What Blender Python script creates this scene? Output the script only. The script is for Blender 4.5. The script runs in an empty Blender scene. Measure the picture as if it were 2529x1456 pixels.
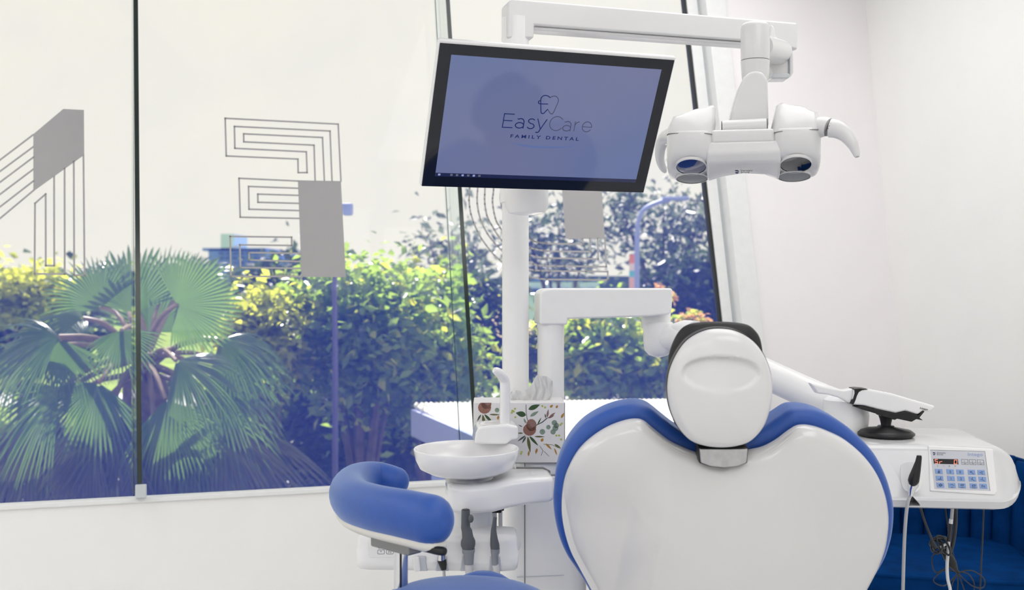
import bpy, bmesh, math, random
import numpy as np
from mathutils import Vector as V, Matrix
random.seed(7); rng = np.random.default_rng(7)
SC = bpy.context.scene; COL = SC.collection
PI = math.pi
# ---------------------------------------------------------------- camera
FPX, CX, HY, CH = 2600.0, 1264.5, 690.0, 1.3
cam = bpy.data.cameras.new('camera'); camo = bpy.data.objects.new('camera', cam); COL.objects.link(camo)
camo.location = (0, 0, CH); camo.rotation_euler = (PI/2, 0, 0)
cam.sensor_width = 36; cam.lens = FPX/2529*36; cam.shift_y = -38/2529
cam.clip_start = 0.05; cam.clip_end = 1000
cam.dof.use_dof = True; cam.dof.focus_distance = 2.5; cam.dof.aperture_fstop = 4.5
SC.camera = camo
# ---------------------------------------------------------------- world, sun, exposure
w = bpy.data.worlds.new('sky'); SC.world = w; w.use_nodes = True
bg = w.node_tree.nodes['Background']; bg.inputs[0].default_value = (1.0, .96, .70, 1); bg.inputs[1].default_value = 1.24
sl = bpy.data.lights.new('sun', 'SUN'); sl.energy = 13.0; sl.angle = .01; sl.color = (1, .95, .86)
so = bpy.data.objects.new('sun', sl); COL.objects.link(so)
so.rotation_euler = V((-.22, .74, 1.02)).to_track_quat('Z', 'Y').to_euler()
LAMP = 2.85                       # radiance of the unseen ceiling panels added as fill
SC.view_settings.view_transform = 'Standard'; SC.view_settings.look = 'None'
SC.view_settings.exposure = 0.0; SC.view_settings.gamma = 1.0; SC.view_settings.use_curve_mapping = False
SC.cycles.transparent_max_bounces = 24; SC.cycles.max_bounces = 8
# ---------------------------------------------------------------- materials
def mat(name, col, rough=.5, metal=0, spec=.5, coat=0, noise=.02, scale=30, trans=0, emit=None, bump=0, bscale=200, sheen=0):
    m = bpy.data.materials.new(name); m.use_nodes = True; nt = m.node_tree; b = nt.nodes['Principled BSDF']
    b.inputs['Roughness'].default_value = rough; b.inputs['Metallic'].default_value = metal
    b.inputs['Specular IOR Level'].default_value = spec; b.inputs['Coat Weight'].default_value = coat
    b.inputs['Coat Roughness'].default_value = .08 if rough < .35 else .3
    if sheen: b.inputs['Sheen Weight'].default_value = sheen; b.inputs['Sheen Roughness'].default_value = .42; b.inputs['Sheen Tint'].default_value = (.6, .76, 1, 1)
    tc = nt.nodes.new('ShaderNodeTexCoord')
    nz = nt.nodes.new('ShaderNodeTexNoise'); nz.inputs['Scale'].default_value = scale; nz.inputs['Detail'].default_value = 3
    nt.links.new(tc.outputs['Object'], nz.inputs['Vector'])
    rp = nt.nodes.new('ShaderNodeValToRGB')
    c = V(col[:3])
    rp.color_ramp.elements[0].position = .3; rp.color_ramp.elements[1].position = .7
    rp.color_ramp.elements[0].color = (*(c*(1-noise)), 1)
    rp.color_ramp.elements[1].color = (*[min(1, x*(1+noise)) for x in c], 1)
    nt.links.new(nz.outputs['Fac'], rp.inputs[0]); nt.links.new(rp.outputs[0], b.inputs['Base Color'])
    if bump:
        n2 = nt.nodes.new('ShaderNodeTexNoise'); n2.inputs['Scale'].default_value = bscale; n2.inputs['Detail'].default_value = 2
        nt.links.new(tc.outputs['Object'], n2.inputs['Vector'])
        bp = nt.nodes.new('ShaderNodeBump'); bp.inputs['Strength'].default_value = bump; bp.inputs['Distance'].default_value = .002
        nt.links.new(n2.outputs['Fac'], bp.inputs['Height']); nt.links.new(bp.outputs[0], b.inputs['Normal'])
    if emit:
        b.inputs['Emission Color'].default_value = (*emit[:3], 1); b.inputs['Emission Strength'].default_value = emit[3]
    return m
def leafmat(name, c1, c2, tr, gloss=.35, scale=3.0, rough=.28, tfac=.5):
    m = bpy.data.materials.new(name); m.use_nodes = True; nt = m.node_tree; b = nt.nodes['Principled BSDF']
    geo = nt.nodes.new('ShaderNodeNewGeometry')
    rp = nt.nodes.new('ShaderNodeValToRGB')
    rp.color_ramp.elements[0].color = (*c1, 1); rp.color_ramp.elements[1].color = (*c2, 1)
    nt.links.new(geo.outputs['Random Per Island'], rp.inputs[0]); nt.links.new(rp.outputs[0], b.inputs['Base Color'])
    b.inputs['Roughness'].default_value = rough; b.inputs['Specular IOR Level'].default_value = gloss
    t = nt.nodes.new('ShaderNodeBsdfTranslucent'); t.inputs[0].default_value = (*tr, 1)
    mx = nt.nodes.new('ShaderNodeMixShader'); mx.inputs[0].default_value = tfac
    nt.links.new(b.outputs[0], mx.inputs[1]); nt.links.new(t.outputs[0], mx.inputs[2])
    nt.links.new(mx.outputs[0], nt.nodes['Material Output'].inputs[0])
    return m
def glassmat(name, film, veilcol, tint=(1, 1, 1)):
    m = bpy.data.materials.new(name); m.use_nodes = True; nt = m.node_tree; nt.nodes.remove(nt.nodes['Principled BSDF'])
    tp = nt.nodes.new('ShaderNodeBsdfTransparent'); tp.inputs[0].default_value = (*tint, 1)
    tl = nt.nodes.new('ShaderNodeBsdfTranslucent'); tl.inputs[0].default_value = (*veilcol, 1)
    tc = nt.nodes.new('ShaderNodeTexCoord')
    nz = nt.nodes.new('ShaderNodeTexNoise'); nz.inputs['Scale'].default_value = 2.2; nz.inputs['Detail'].default_value = 5; nz.inputs['Distortion'].default_value = .8
    nt.links.new(tc.outputs['Object'], nz.inputs['Vector'])
    mr = nt.nodes.new('ShaderNodeMapRange'); mr.inputs[1].default_value = .3; mr.inputs[2].default_value = .75
    mr.inputs[3].default_value = film*.92; mr.inputs[4].default_value = film*1.08
    nt.links.new(nz.outputs['Fac'], mr.inputs[0])
    m1 = nt.nodes.new('ShaderNodeMixShader'); nt.links.new(mr.outputs[0], m1.inputs[0])
    nt.links.new(tp.outputs[0], m1.inputs[1]); nt.links.new(tl.outputs[0], m1.inputs[2])
    gl = nt.nodes.new('ShaderNodeBsdfGlossy'); gl.inputs['Roughness'].default_value = .01
    lw = nt.nodes.new('ShaderNodeLayerWeight'); lw.inputs[0].default_value = .5
    pw = nt.nodes.new('ShaderNodeMath'); pw.operation = 'POWER'; pw.inputs[1].default_value = 5; nt.links.new(lw.outputs['Facing'], pw.inputs[0])
    ml = nt.nodes.new('ShaderNodeMath'); ml.operation = 'MULTIPLY_ADD'; ml.inputs[1].default_value = .8; ml.inputs[2].default_value = .010; nt.links.new(pw.outputs[0], ml.inputs[0])
    m2 = nt.nodes.new('ShaderNodeMixShader'); nt.links.new(ml.outputs[0], m2.inputs[0])
    nt.links.new(m1.outputs[0], m2.inputs[1]); nt.links.new(gl.outputs[0], m2.inputs[2])
    nt.links.new(m2.outputs[0], nt.nodes['Material Output'].inputs[0])
    return m
def emitmat(name, col, s):
    m = bpy.data.materials.new(name); m.use_nodes = True; nt = m.node_tree; nt.nodes.remove(nt.nodes['Principled BSDF'])
    e = nt.nodes.new('ShaderNodeEmission'); e.inputs[0].default_value = (*col, 1); e.inputs[1].default_value = s
    nt.links.new(e.outputs[0], nt.nodes['Material Output'].inputs[0]); return m
M = {}
M['wall'] = mat('wall_paint', (.93, .925, .91), .7, spec=.3, noise=.01, scale=6, bump=.05)
M['wallpink'] = mat('wall_paint_return', (.92, .895, .905), .7, spec=.3, noise=.01, scale=6, bump=.05)
M['ceil'] = mat('ceiling_paint', (.85, .85, .85), .8, spec=.2)
M['floor'] = mat('floor_vinyl', (.74, .74, .74), .4, noise=.05, scale=12)
M['frame'] = mat('frame_white', (.84, .85, .85), .4)
M['framegrey'] = mat('frame_grey', (.60, .63, .65), .4)
M['gasket'] = mat('gasket', (.012, .015, .02), .5)
M['finedge'] = mat('glass_edge_green', (.004, .018, .016), .15, spec=.6, noise=.3, scale=4)
M['glass'] = glassmat('window_glass', .165, (.085, .16, 1.0))  # blue translucent share of the pane stands in for haze over the trees
M['finglass'] = glassmat('fin_glass', .012, (.55, .8, .85), (.95, .985, .98))
M['film'] = mat('grey_vinyl', (.41, .40, .41), .6, noise=.01)
M['white'] = mat('white_plastic', (.90, .90, .905), .28, spec=.45, coat=.25, noise=.008)
M['white2'] = mat('white_enamel', (.90, .90, .91), .2, spec=.5, coat=.5, noise=.005)
M['shell'] = mat('shell_white', (.70, .695, .70), .16, spec=.5, coat=.4, noise=.006, scale=8)
M['whitel'] = mat('lamp_white', (.74, .74, .75), .25, spec=.45, coat=.3, noise=.006)
M['whitec'] = mat('console_white', (.68, .685, .70), .22, spec=.5, coat=.4, noise=.005)
M['cream'] = mat('cream_plastic', (.74, .72, .68), .4)
M['seam'] = mat('seam_grey', (.18, .18, .19), .5)
M['blue'] = mat('blue_leather', (.012, .080, .39), .5, spec=.6, coat=0, noise=.05, scale=60, bump=.10, bscale=700, sheen=.55)
M['black'] = mat('black_plastic', (.012, .012, .014), .35, spec=.4)
M['blackpad'] = mat('black_leather', (.010, .010, .012), .5, bump=.2, bscale=900)
M['grey'] = mat('grey_rubber', (.10, .11, .125), .5)
M['greyl'] = mat('grey_plastic_light', (.27, .29, .32), .4)
M['chrome'] = mat('chrome', (.75, .76, .78), .08, metal=1)
M['steel'] = mat('brushed_steel', (.52, .52, .53), .32, metal=1, noise=.08, scale=80)
M['alu'] = mat('grey_aluminium', (.24, .245, .25), .35, metal=.6)
M['hose'] = mat('grey_hose', (.50, .50, .51), .4)
M['hosew'] = mat('white_hose', (.70, .70, .71), .4)
M['hoseb'] = mat('black_hose', (.02, .022, .028), .35)
M['velvet'] = mat('blue_velvet', (.0015, .034, .145), .75, spec=.03, noise=.22, scale=16)
M['gold'] = mat('brass', (.72, .50, .20), .22, metal=1)
M['bezel'] = mat('black_glass', (.008, .010, .018), .05, spec=.5)
M['panel'] = mat('panel_foil', (.60, .62, .68), .45)
M['key'] = mat('key_blue', (.23, .36, .66), .4)
M['ink'] = mat('ink_navy', (.02, .035, .09), .5)
M['inkg'] = mat('ink_grey', (.16, .16, .17), .5)
M['inkb'] = mat('ink_blue', (.20, .30, .58), .5)
M['lensb'] = mat('lens_blue', (.008, .022, .12), .04, spec=.9, coat=1)
M['lensk'] = mat('lens_dark', (.006, .009, .022), .04, spec=.9, coat=1)
M['lensg'] = mat('lens_grey', (.26, .27, .28), .45, spec=.2)
M['tissue'] = leafmat('tissue_paper', (.82, .82, .83), (.84, .84, .85), (.8, .8, .8), .1, rough=.8, tfac=.35)
M['clear'] = glassmat('clear_tube', .12, (.8, .8, .85), (.9, .9, .92))
# ---------------------------------------------------------------- geometry helpers
def P(px, py, d): return V(((px-CX)/FPX*d, d, CH-(py-HY)/FPX*d))
def onplane(px, py, p0, n):
    r = V(((px-CX)/FPX, 1, -(py-HY)/FPX)); o = V((0, 0, CH))
    return o + r*((p0-o).dot(n)/r.dot(n))
def fr(o, x, y=None, z=None):
    x = V(x).normalized()
    if z is None: y = V(y).normalized(); z = x.cross(y).normalized(); y = z.cross(x)
    else: z = V(z).normalized(); y = z.cross(x).normalized(); x = y.cross(z)
    m = Matrix((x, y, z)).transposed().to_4x4(); m.translation = V(o); return m
OFF = {}
def thing(name, label, cat, loc, group=None):
    o = bpy.data.objects.new(name, None); COL.objects.link(o); o.location = loc; o.empty_display_size = .05
    o['label'] = label; o['category'] = cat
    if group: o['group'] = group
    OFF[o.name] = V(loc); return o
class G:
    def __init__(s): s.v = []; s.f = []
    def add(s, v, f, m=None):
        k = len(s.v); s.v += [(m @ V(p)) if m is not None else V(p) for p in v]; s.f += [tuple(i+k for i in q) for q in f]; return s
def obj(name, g, m, parent=None, smooth=True, bevel=0, seg=3, sub=0, sharp=40, label=None, cat=None, group=None, kind=None, weld=False):
    if isinstance(g, tuple): g = G().add(*g)
    me = bpy.data.meshes.new(name); vs = g.v
    if parent is not None: off = OFF[parent.name]
    else:
        a = np.array([tuple(p) for p in vs]); off = V(((a[:, 0].min()+a[:, 0].max())/2, (a[:, 1].min()+a[:, 1].max())/2, a[:, 2].min()))
    me.from_pydata([tuple(V(p)-off) for p in vs], [], g.f)
    bm = bmesh.new(); bm.from_mesh(me)
    if weld: bmesh.ops.remove_doubles(bm, verts=bm.verts, dist=1e-6)
    bmesh.ops.recalc_face_normals(bm, faces=bm.faces); bm.to_mesh(me); bm.free()
    if smooth:
        me.polygons.foreach_set('use_smooth', [True]*len(me.polygons))
        if not bevel and not sub: me.set_sharp_from_angle(angle=math.radians(sharp))
    me.materials.append(M[m] if isinstance(m, str) else m)
    o = bpy.data.objects.new(name, me); COL.objects.link(o)
    if parent is not None: o.parent = parent
    else: o.location = off
    OFF[o.name] = off
    if bevel:
        b = o.modifiers.new('bevel', 'BEVEL'); b.width = bevel; b.segments = seg; b.limit_method = 'ANGLE'; b.angle_limit = math.radians(35)
    if sub:
        s = o.modifiers.new('subsurf', 'SUBSURF'); s.levels = sub; s.render_levels = sub
    if bevel and smooth:
        wn = o.modifiers.new('wn', 'WEIGHTED_NORMAL'); wn.keep_sharp = True
    if label: o['label'] = label
    if cat: o['category'] = cat
    if group: o['group'] = group
    if kind: o['kind'] = kind
    return o
def box(c, s, m=None):
    x, y, z = [k/2 for k in s]; c = V(c)
    v = [c+V((i*x, j*y, k*z)) for i in (-1, 1) for j in (-1, 1) for k in (-1, 1)]
    return G().add(v, [(0, 1, 3, 2), (4, 6, 7, 5), (0, 4, 5, 1), (2, 3, 7, 6), (0, 2, 6, 4), (1, 5, 7, 3)], m)
def prism(pts, z0, z1, m=None):
    n = len(pts)
    v = [V((p[0], p[1], z0)) for p in pts]+[V((p[0], p[1], z1)) for p in pts]
    f = [tuple(range(n))[::-1], tuple(range(n, 2*n))]+[(i, (i+1) % n, n+(i+1) % n, n+i) for i in range(n)]
    return G().add(v, f, m)
def loft(rings, cap0=True, cap1=True, closed=True, m=None):
    n = len(rings[0]); v = [p for r in rings for p in r]; f = []
    for k in range(len(rings)-1):
        for i in range(n if closed else n-1):
            j = (i+1) % n; f.append((k*n+i, k*n+j, (k+1)*n+j, (k+1)*n+i))
    if cap0: f.append(tuple(range(n))[::-1])
    if cap1: f.append(tuple(range((len(rings)-1)*n, len(rings)*n)))
    return G().add(v, f, m)
def tube(path, r, n=12, caps=True, flat=1.0, up=None, m=None):
    path = [V(p) for p in path]; k = len(path)
    rs = r if isinstance(r, (list, tuple)) else [r]*k
    rings = []; nrm = None
    for i in range(k):
        t = (path[min(i+1, k-1)]-path[max(i-1, 0)]).normalized()
        if nrm is None:
            nrm = V(up) if up else (V((0, 0, 1)) if abs(t.z) < .9 else V((1, 0, 0)))
        nrm = (nrm-t*nrm.dot(t)).normalized(); b = t.cross(nrm)
        rings.append([path[i]+(nrm*math.cos(a)*flat+b*math.sin(a))*rs[i] for a in [2*PI*q/n for q in range(n)]])
    return loft(rings, caps, caps, m=m)
def lathe(prof, n=40, m=None, cap=True):
    return loft([[V((r*math.cos(2*PI*q/n), r*math.sin(2*PI*q/n), z)) for q in range(n)] for r, z in prof], cap, cap, m=m)
def cr(pts, n, closed=False):
    """Catmull-Rom resample of points, n samples"""
    p = [V(x) for x in pts]; k = len(p); out = []
    segs = k if closed else k-1
    for q in range(n):
        u = q*segs/(n if closed else n-1); i = min(int(u), segs-1); t = u-i
        g = (lambda j: p[j % k]) if closed else (lambda j: p[max(0, min(k-1, j))])
        a, b, c, d = g(i-1), g(i), g(i+1), g(i+2)
        out.append(.5*((2*b)+(c-a)*t+(2*a-5*b+4*c-d)*t*t+(3*b-a-3*c+d)*t**3))
    return out
def sphere(c, r, m=None, nu=20, nv=12):
    r = (r, r, r) if not isinstance(r, (tuple, list)) else r
    rings = []
    for j in range(1, nv):
        a = PI*j/nv; rings.append([V((c[0]+r[0]*math.sin(a)*math.cos(2*PI*q/nu), c[1]+r[1]*math.sin(a)*math.sin(2*PI*q/nu), c[2]+r[2]*math.cos(a))) for q in range(nu)])
    return loft(rings, m=m)
def strokes(lines, width, m, th=.0006):
    """ribbons of constant width in the xy plane of frame m (z towards the viewer)"""
    g = G()
    for L in lines:
        L = [V((p[0], p[1], 0)) for p in L]
        for a, b in zip(L, L[1:]):
            t = b-a
            if t.length < 1e-7: continue
            t = t.normalized(); nn = V((-t.y, t.x, 0))*width/2; e = t*width/2
            q = [a-e-nn, b+e-nn, b+e+nn, a-e+nn]
            v = q+[p+V((0, 0, th)) for p in q]
            g.add(v, [(4, 5, 6, 7), (0, 1, 5, 4), (1, 2, 6, 5), (2, 3, 7, 6), (3, 0, 4, 7), (3, 2, 1, 0)], m)
    return g
def text(name, s, size, m, material, parent, off=0.0, align='LEFT', sx=1.0, spacing=1.0, th=.0003, shear=0):
    c = bpy.data.curves.new('t', 'FONT'); c.body = s; c.size = size; c.offset = off; c.align_x = align; c.space_character = spacing
    c.extrude = th; c.shear = shear; c.resolution_u = 3
    t = bpy.data.objects.new('t', c); COL.objects.link(t); bpy.context.view_layer.update()
    me = bpy.data.meshes.new_from_object(t.evaluated_get(bpy.context.evaluated_depsgraph_get()))
    bpy.data.objects.remove(t); bpy.data.curves.remove(c)
    g = G().add([V((v.co.x*sx, v.co.y, v.co.z)) for v in me.vertices], [tuple(p.vertices) for p in me.polygons], m)
    bpy.data.meshes.remove(me)
    return obj(name, g, material, parent, smooth=False)
def st(o, kind='structure'): o['kind'] = kind; return o
# ---------------------------------------------------------------- facade frame
PHI = math.atan(FPX/(10500-CX)); LEAN = math.radians(8.9)
EX = V((math.cos(PHI), math.sin(PHI), 0)); NH = V((-math.sin(PHI), math.cos(PHI), 0)); ZZ = V((0, 0, 1))
WUP = ZZ*math.cos(LEAN)+NH*math.sin(LEAN); NO = NH*math.cos(LEAN)-ZZ*math.sin(LEAN)
G0 = P(0, 1245, 3.5)
FF = Matrix((EX, WUP, NO)).transposed().to_4x4(); FF.translation = G0      # x along, y up the lean, z outwards
FI = FF.inverted()
def UF(px, py, o=0.0):
    q = FI @ onplane(px, py, G0+NO*o, NO); return V((q.x, q.y))
TH = (2.8-G0.z)/math.cos(LEAN)       # t of the ceiling line
TB = -G0.z/math.cos(LEAN)            # t of the floor line
cb = onplane(2230, 970, G0-NO*.06, NO); SR = (FI @ cb).x      # corner with the right wall
SL = -2.4
# room shell -------------------------------------------------------------
RF = Matrix((EX, NH, ZZ)).transposed().to_4x4(); RF.translation = V((G0.x, G0.y, 0))   # room axes, floor level
YB = -6.2
def rbox(x0, x1, y0, y1, z0, z1): return box(((x0+x1)/2, (y0+y1)/2, (z0+z1)/2), (x1-x0, y1-y0, z1-z0), RF)
st(obj('floor', rbox(SL-.3, SR+.4, YB-.2, .3, -.12, 0), 'floor', smooth=False))
st(obj('ceiling', rbox(SL-.3, SR+.4, YB-.2, .55, 2.8, 2.92), 'ceil', smooth=False))
st(obj('wall_back', rbox(SL-.2, SR+.2, YB-.2, YB, 0, 2.8), 'wall', smooth=False))
st(obj('wall_left', rbox(SL-.2, SL, YB, .45, 0, 2.8), 'wall', smooth=False))
st(obj('wall_right', rbox(SR, SR+.2, YB, .6, 0, 2.8), 'wall', smooth=False))
# leaning solid wall right of the window
j3t, j3b = UF(1690, 0), UF(1780, 795)
def lerp_s(a, b, t): return a.x+(b.x-a.x)*(t-a.y)/(b.y-a.y)
fr_t, fr_b = UF(1790, 0, -.06), UF(1880, 795, -.06)
def ffpoly(pts, z0, z1): return prism(pts, z0, z1, FF)
wr = [(lerp_s(fr_t, fr_b, TB), TB), (SR+.05, TB), (SR+.05, TH), (lerp_s(fr_t, fr_b, TH), TH)]
st(obj('wall_front', ffpoly(wr, -.06, .14), 'wallpink', smooth=False))
# low wall below the glass with its sill
xl = lerp_s(fr_t, fr_b, 0)
st(obj('wall_front_low', ffpoly([(SL, TB), (xl, TB), (xl, -.012), (SL, -.012)], -.17, .10), 'wall', smooth=False))
st(obj('trim_1', ffpoly([(SL, -.012), (xl, -.012), (xl, .004), (SL, .004)], -.178, .02), 'frame', bevel=.003))
# stepped white frame right of the glass: strips unfolded from the photograph
def strip(pt, pb, o0, o1, name, m):
    a0, b0 = UF(pt[0], 0, o0), UF(pb[0], 795, o0); a1, b1 = UF(pt[1], 0, o0), UF(pb[1], 795, o0)
    q = [(lerp_s(a0, b0, 0), 0), (lerp_s(a1, b1, 0), 0), (lerp_s(a1, b1, TH), TH), (lerp_s(a0, b0, TH), TH)]
    return st(obj(name, ffpoly(q, o0, o1), m, bevel=.002, seg=2))
strip((1689, 1696), (1779, 1786), -.012, .02, 'trim_2', 'gasket')
strip((1696, 1722), (1786, 1810), -.02, .03, 'trim_3', 'frame')
strip((1722, 1743), (1810, 1833), -.012, .03, 'trim_4', 'framegrey')
strip((1743, 1792), (1833, 1882), -.075, .03, 'trim_5', 'frame')
g = G()
for py in (130, 300, 500, 640, 740):
    q = UF(1733+py*.113, py, -.012); g.add(*[(lambda b: (b.v, b.f))(sphere((q.x, q.y, -.012), .004, FF, 8, 6))][0])
st(obj('trim_6', g, 'framegrey'))
# joints
J1 = (UF(330, 0), UF(330, 1228)); J2 = (UF(1078, 60), UF(1134, 1060))
def pane(name, aL, bL, aR, bR, label):
    q = [(lerp_s(aL, bL, 0) if aL else SL, 0), (lerp_s(aR, bR, 0), 0), (lerp_s(aR, bR, TH), TH), (lerp_s(aL, bL, TH) if aL else SL, TH)]
    o = st(obj(name, ffpoly(q, 0, .012), 'glass', smooth=False)); o['label'] = label; return o
pane('window_1', None, None, J1[0], J1[1], 'left leaning glass pane with grey numeral one sticker')
pane('window_2', J1[0], J1[1], J2[0], J2[1], 'wide middle glass pane between the two glass fins')
pane('window_3', J2[0], J2[1], j3t, j3b, 'right glass pane between glass fin and white frame')
# structural glass fins: clear blade, dark green polished front edge
def fin(name, A, edge, label):
    t1 = TH-.01
    f0, f1 = UF(edge[0][0], edge[0][1], -.2), UF(edge[1][0], edge[1][1], -.2)
    a0, a1 = lerp_s(A[0], A[1], .012), lerp_s(A[0], A[1], t1)
    e0, e1 = lerp_s(f0, f1, .012), lerp_s(f0, f1, t1)
    r = thing(name, label, 'glass fin', FF @ V((a0, .012, -.1)))
    h = .0075
    v = [(a0-h, .012, -.003), (a0+h, .012, -.003), (a1+h, t1, -.003), (a1-h, t1, -.003), (e0-h, .012, -.196), (e0+h, .012, -.196), (e1+h, t1, -.196), (e1-h, t1, -.196)]
    F6 = [(0, 1, 2, 3), (7, 6, 5, 4), (0, 4, 5, 1), (1, 5, 6, 2), (2, 6, 7, 3), (3, 7, 4, 0)]
    obj('fin_blade', G().add(v, F6, FF), 'finglass', r, smooth=False)
    v = [(e0-h, .05, -.196), (e0+h, .05, -.196), (e1+h, t1, -.196), (e1-h, t1, -.196), (e0-h, .05, -.2), (e0+h, .05, -.2), (e1+h, t1, -.2), (e1-h, t1, -.2)]
    obj('polished_edge', G().add(v, F6, FF), 'finedge', r, smooth=False)
    obj('foot_clip', box((e0+.004, .026, -.19), (.034, .044, .03), FF), 'framegrey', r, bevel=.003)
    return r
for i_, (a_, b_) in enumerate((J1, J2)):
    q_ = [(lerp_s(a_, b_, 0)-.0015, 0), (lerp_s(a_, b_, 0)+.0015, 0), (lerp_s(a_, b_, TH)+.0015, TH), (lerp_s(a_, b_, TH)-.0015, TH)]
    st(obj('trim_%d' % (7+i_), ffpoly(q_, -.002, -.0002), 'gasket', smooth=False))
fin('glass_fin', J1, ((335, 0), (344, 1180)), 'glass fin with dark green edge, nearer the left, in front of the palm')
fin('glass_fin', J2, ((1106, 0), (1168, 985)), 'slanted glass fin with dark green edge running behind the monitor')
# ---------------------------------------------------------------- vinyl numerals on the glass
def k1(p): return UF(p[0]*.3796, 240+p[1]*.3796, -.002)
def k3(p): return UF(1020+p[0]*.2198, 400+p[1]*.2198, -.002)
NF = FF @ Matrix.Translation((0, 0, -.002)) @ Matrix.Scale(-1, 4, (0, 0, 1))
def numeral(label, lines, solids, kf, wd=.0062):
    g = strokes([[kf(p) for p in L] for L in lines], wd, NF, .0008)
    for s in solids:
        q = prism([kf(p) for p in s], 0, .0008, NF); g.add(q.v, q.f)
    return obj('window_numeral', g, 'film', smooth=False, label=label, cat='window sticker', group='grey numerals on the glass')
L1 = [[(215, 245), (-480, 772)], [(217, 322), (-420, 792)], [(217, 390), (-420, 868)], [(217, 468), (-420, 948)], [(217, 545), (-420, 1038)], [(217, 607), (-480, 1190)],
      [(-480, 772), (-480, 1190)], [(543, 380), (550, 1157)], [(480, 418), (483, 1157), (550, 1157)], [(420, 465), (421, 1150), (225, 1148), (228, 690), (297, 630), (298, 1095), (353, 1095), (352, 515)]]
S1 = [[(412, 76), (546, 83), (548, 375), (217, 612), (217, 240)]]
numeral('grey striped numeral one sticker on the left glass pane', L1, S1, k1)
L2 = [[(2218, 545), (2200, 175), (1465, 137), (1472, 382), (1938, 402), (1940, 490), (1998, 490), (1993, 355), (1528, 332), (1525, 190), (2147, 220), (2160, 543)],
      [(2110, 542), (2098, 262), (1585, 238), (1586, 290), (2043, 312), (2050, 540)],
      [(1940, 545), (1555, 527), (1563, 780), (1945, 788)], [(1938, 592), (1617, 580), (1620, 728), (1943, 737)], [(1938, 638), (1677, 630), (1678, 683), (1940, 690)],
      [(1960, 1165), (1503, 1165), (1497, 905), (1897, 910), (1897, 964), (1560, 960), (1565, 1107), (1958, 1113)], [(1955, 1015), (1620, 1010), (1622, 1058), (1955, 1068)]]
S2 = [[(1938, 540), (2218, 545), (2250, 1170), (1962, 1168)]]
numeral('grey striped three-shaped numeral sticker on the middle glass pane', L2, S2, k1)
def arc(p): return [(v.x, v.y) for v in cr([(a, b, 0) for a, b in p], 22)]
L3 = [arc([(700, -200), (645, 100), (635, 310), (630, 450), (660, 620), (745, 820), (850, 970), (950, 1080), (1120, 1210), (1310, 1290), (1500, 1318)])+[(2190, 1325), (2187, 1230)]+arc([(2187, 1230), (1700, 1225), (1450, 1220), (1310, 1205), (1130, 1120), (975, 970), (900, 890), (820, 780), (750, 620), (720, 450), (725, 315), (740, 0)]),
      arc([(820, 0), (808, 315), (805, 450), (830, 600), (890, 720), (980, 860), (1130, 1030), (1310, 1130), (1450, 1165), (1700, 1168)])+[(2172, 1175), (2155, 860)],
      arc([(910, 100), (905, 315), (893, 450), (925, 630), (980, 740), (1120, 920), (1310, 1045), (1500, 1078)])+[(2082, 1088), (2072, 860)],
      arc([(990, 300), (985, 450), (1060, 680), (1180, 860), (1310, 960), (1500, 1000)])+[(1995, 1005), (1985, 860)],
      arc([(1100, 500), (1200, 760), (1340, 880), (1500, 915)])+[(1915, 922), (1905, 860)]]
S3 = [[(1640, -150), (2090, -150), (2155, 862), (1715, 862)]]
numeral('grey curved numeral sticker on the right glass pane, half behind the monitor', L3, S3, k3, .0068)
# ================================================================ DENTAL UNIT
def rr(x0, x1, y0, y1, r, n=6):
    out = []
    for cx, cy, a0 in ((x1-r, y1-r, 0), (x0+r, y1-r, PI/2), (x0+r, y0+r, PI), (x1-r, y0+r, 1.5*PI)):
        out += [(cx+r*math.cos(a0+PI/2*k/n), cy+r*math.sin(a0+PI/2*k/n)) for k in range(n+1)]
    return out
I4 = Matrix.Identity(4)
def vframe(px, py, d, yaw=0.0):
    """vertical frame: x right, y up, z towards the viewer, turned by yaw (right end further away)"""
    x = V((math.cos(yaw), math.sin(yaw), 0)); return fr(P(px, py, d), x, y=(0, 0, 1))
def on(px, py, F):
    q = F.inverted() @ onplane(px, py, F.translation, F.col[2].to_3d()); return (q.x, q.y)
A18 = math.radians(17)
# --- cabinet
ub = P(1330, 1456, 2.75); ub.z = 0
U = thing('dental_unit', 'white dental treatment unit cabinet with spittoon arm and tall lamp post', 'dental unit', ub)
CF = fr((ub.x, ub.y, 0), (math.cos(A18*.5), math.sin(A18*.5), 0), y=(-math.sin(A18*.5), math.cos(A18*.5), 0))
zt = P(1330, 1138, 2.66).z
xs0 = (1236-CX)/FPX*2.66-ub.x; xs1 = .115
obj('cabinet', prism(rr(xs0, xs1, -.10, .26, .05), .08, zt-.035, CF), 'white', U, bevel=.008)
obj('cabinet_top', prism(rr(xs0+.03, xs1+.008, -.108, .268, .055), zt-.034, zt, CF), 'white2', U, bevel=.012, seg=4)
obj('plinth', prism(rr(xs0+.03, xs1-.03, -.07, .23, .03), 0, .08, CF), 'greyl', U)
sx = (1281-CX)/FPX*2.64-ub.x
obj('panel_seam', box((sx, -.1005, .5), (.002, .003, .70), CF), 'seam', U, smooth=False)
obj('panel_seam', box((sx+.04, -.1005, P(0, 1424, 2.64).z), (.12, .003, .0016), CF), 'panel', U, smooth=False)
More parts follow.
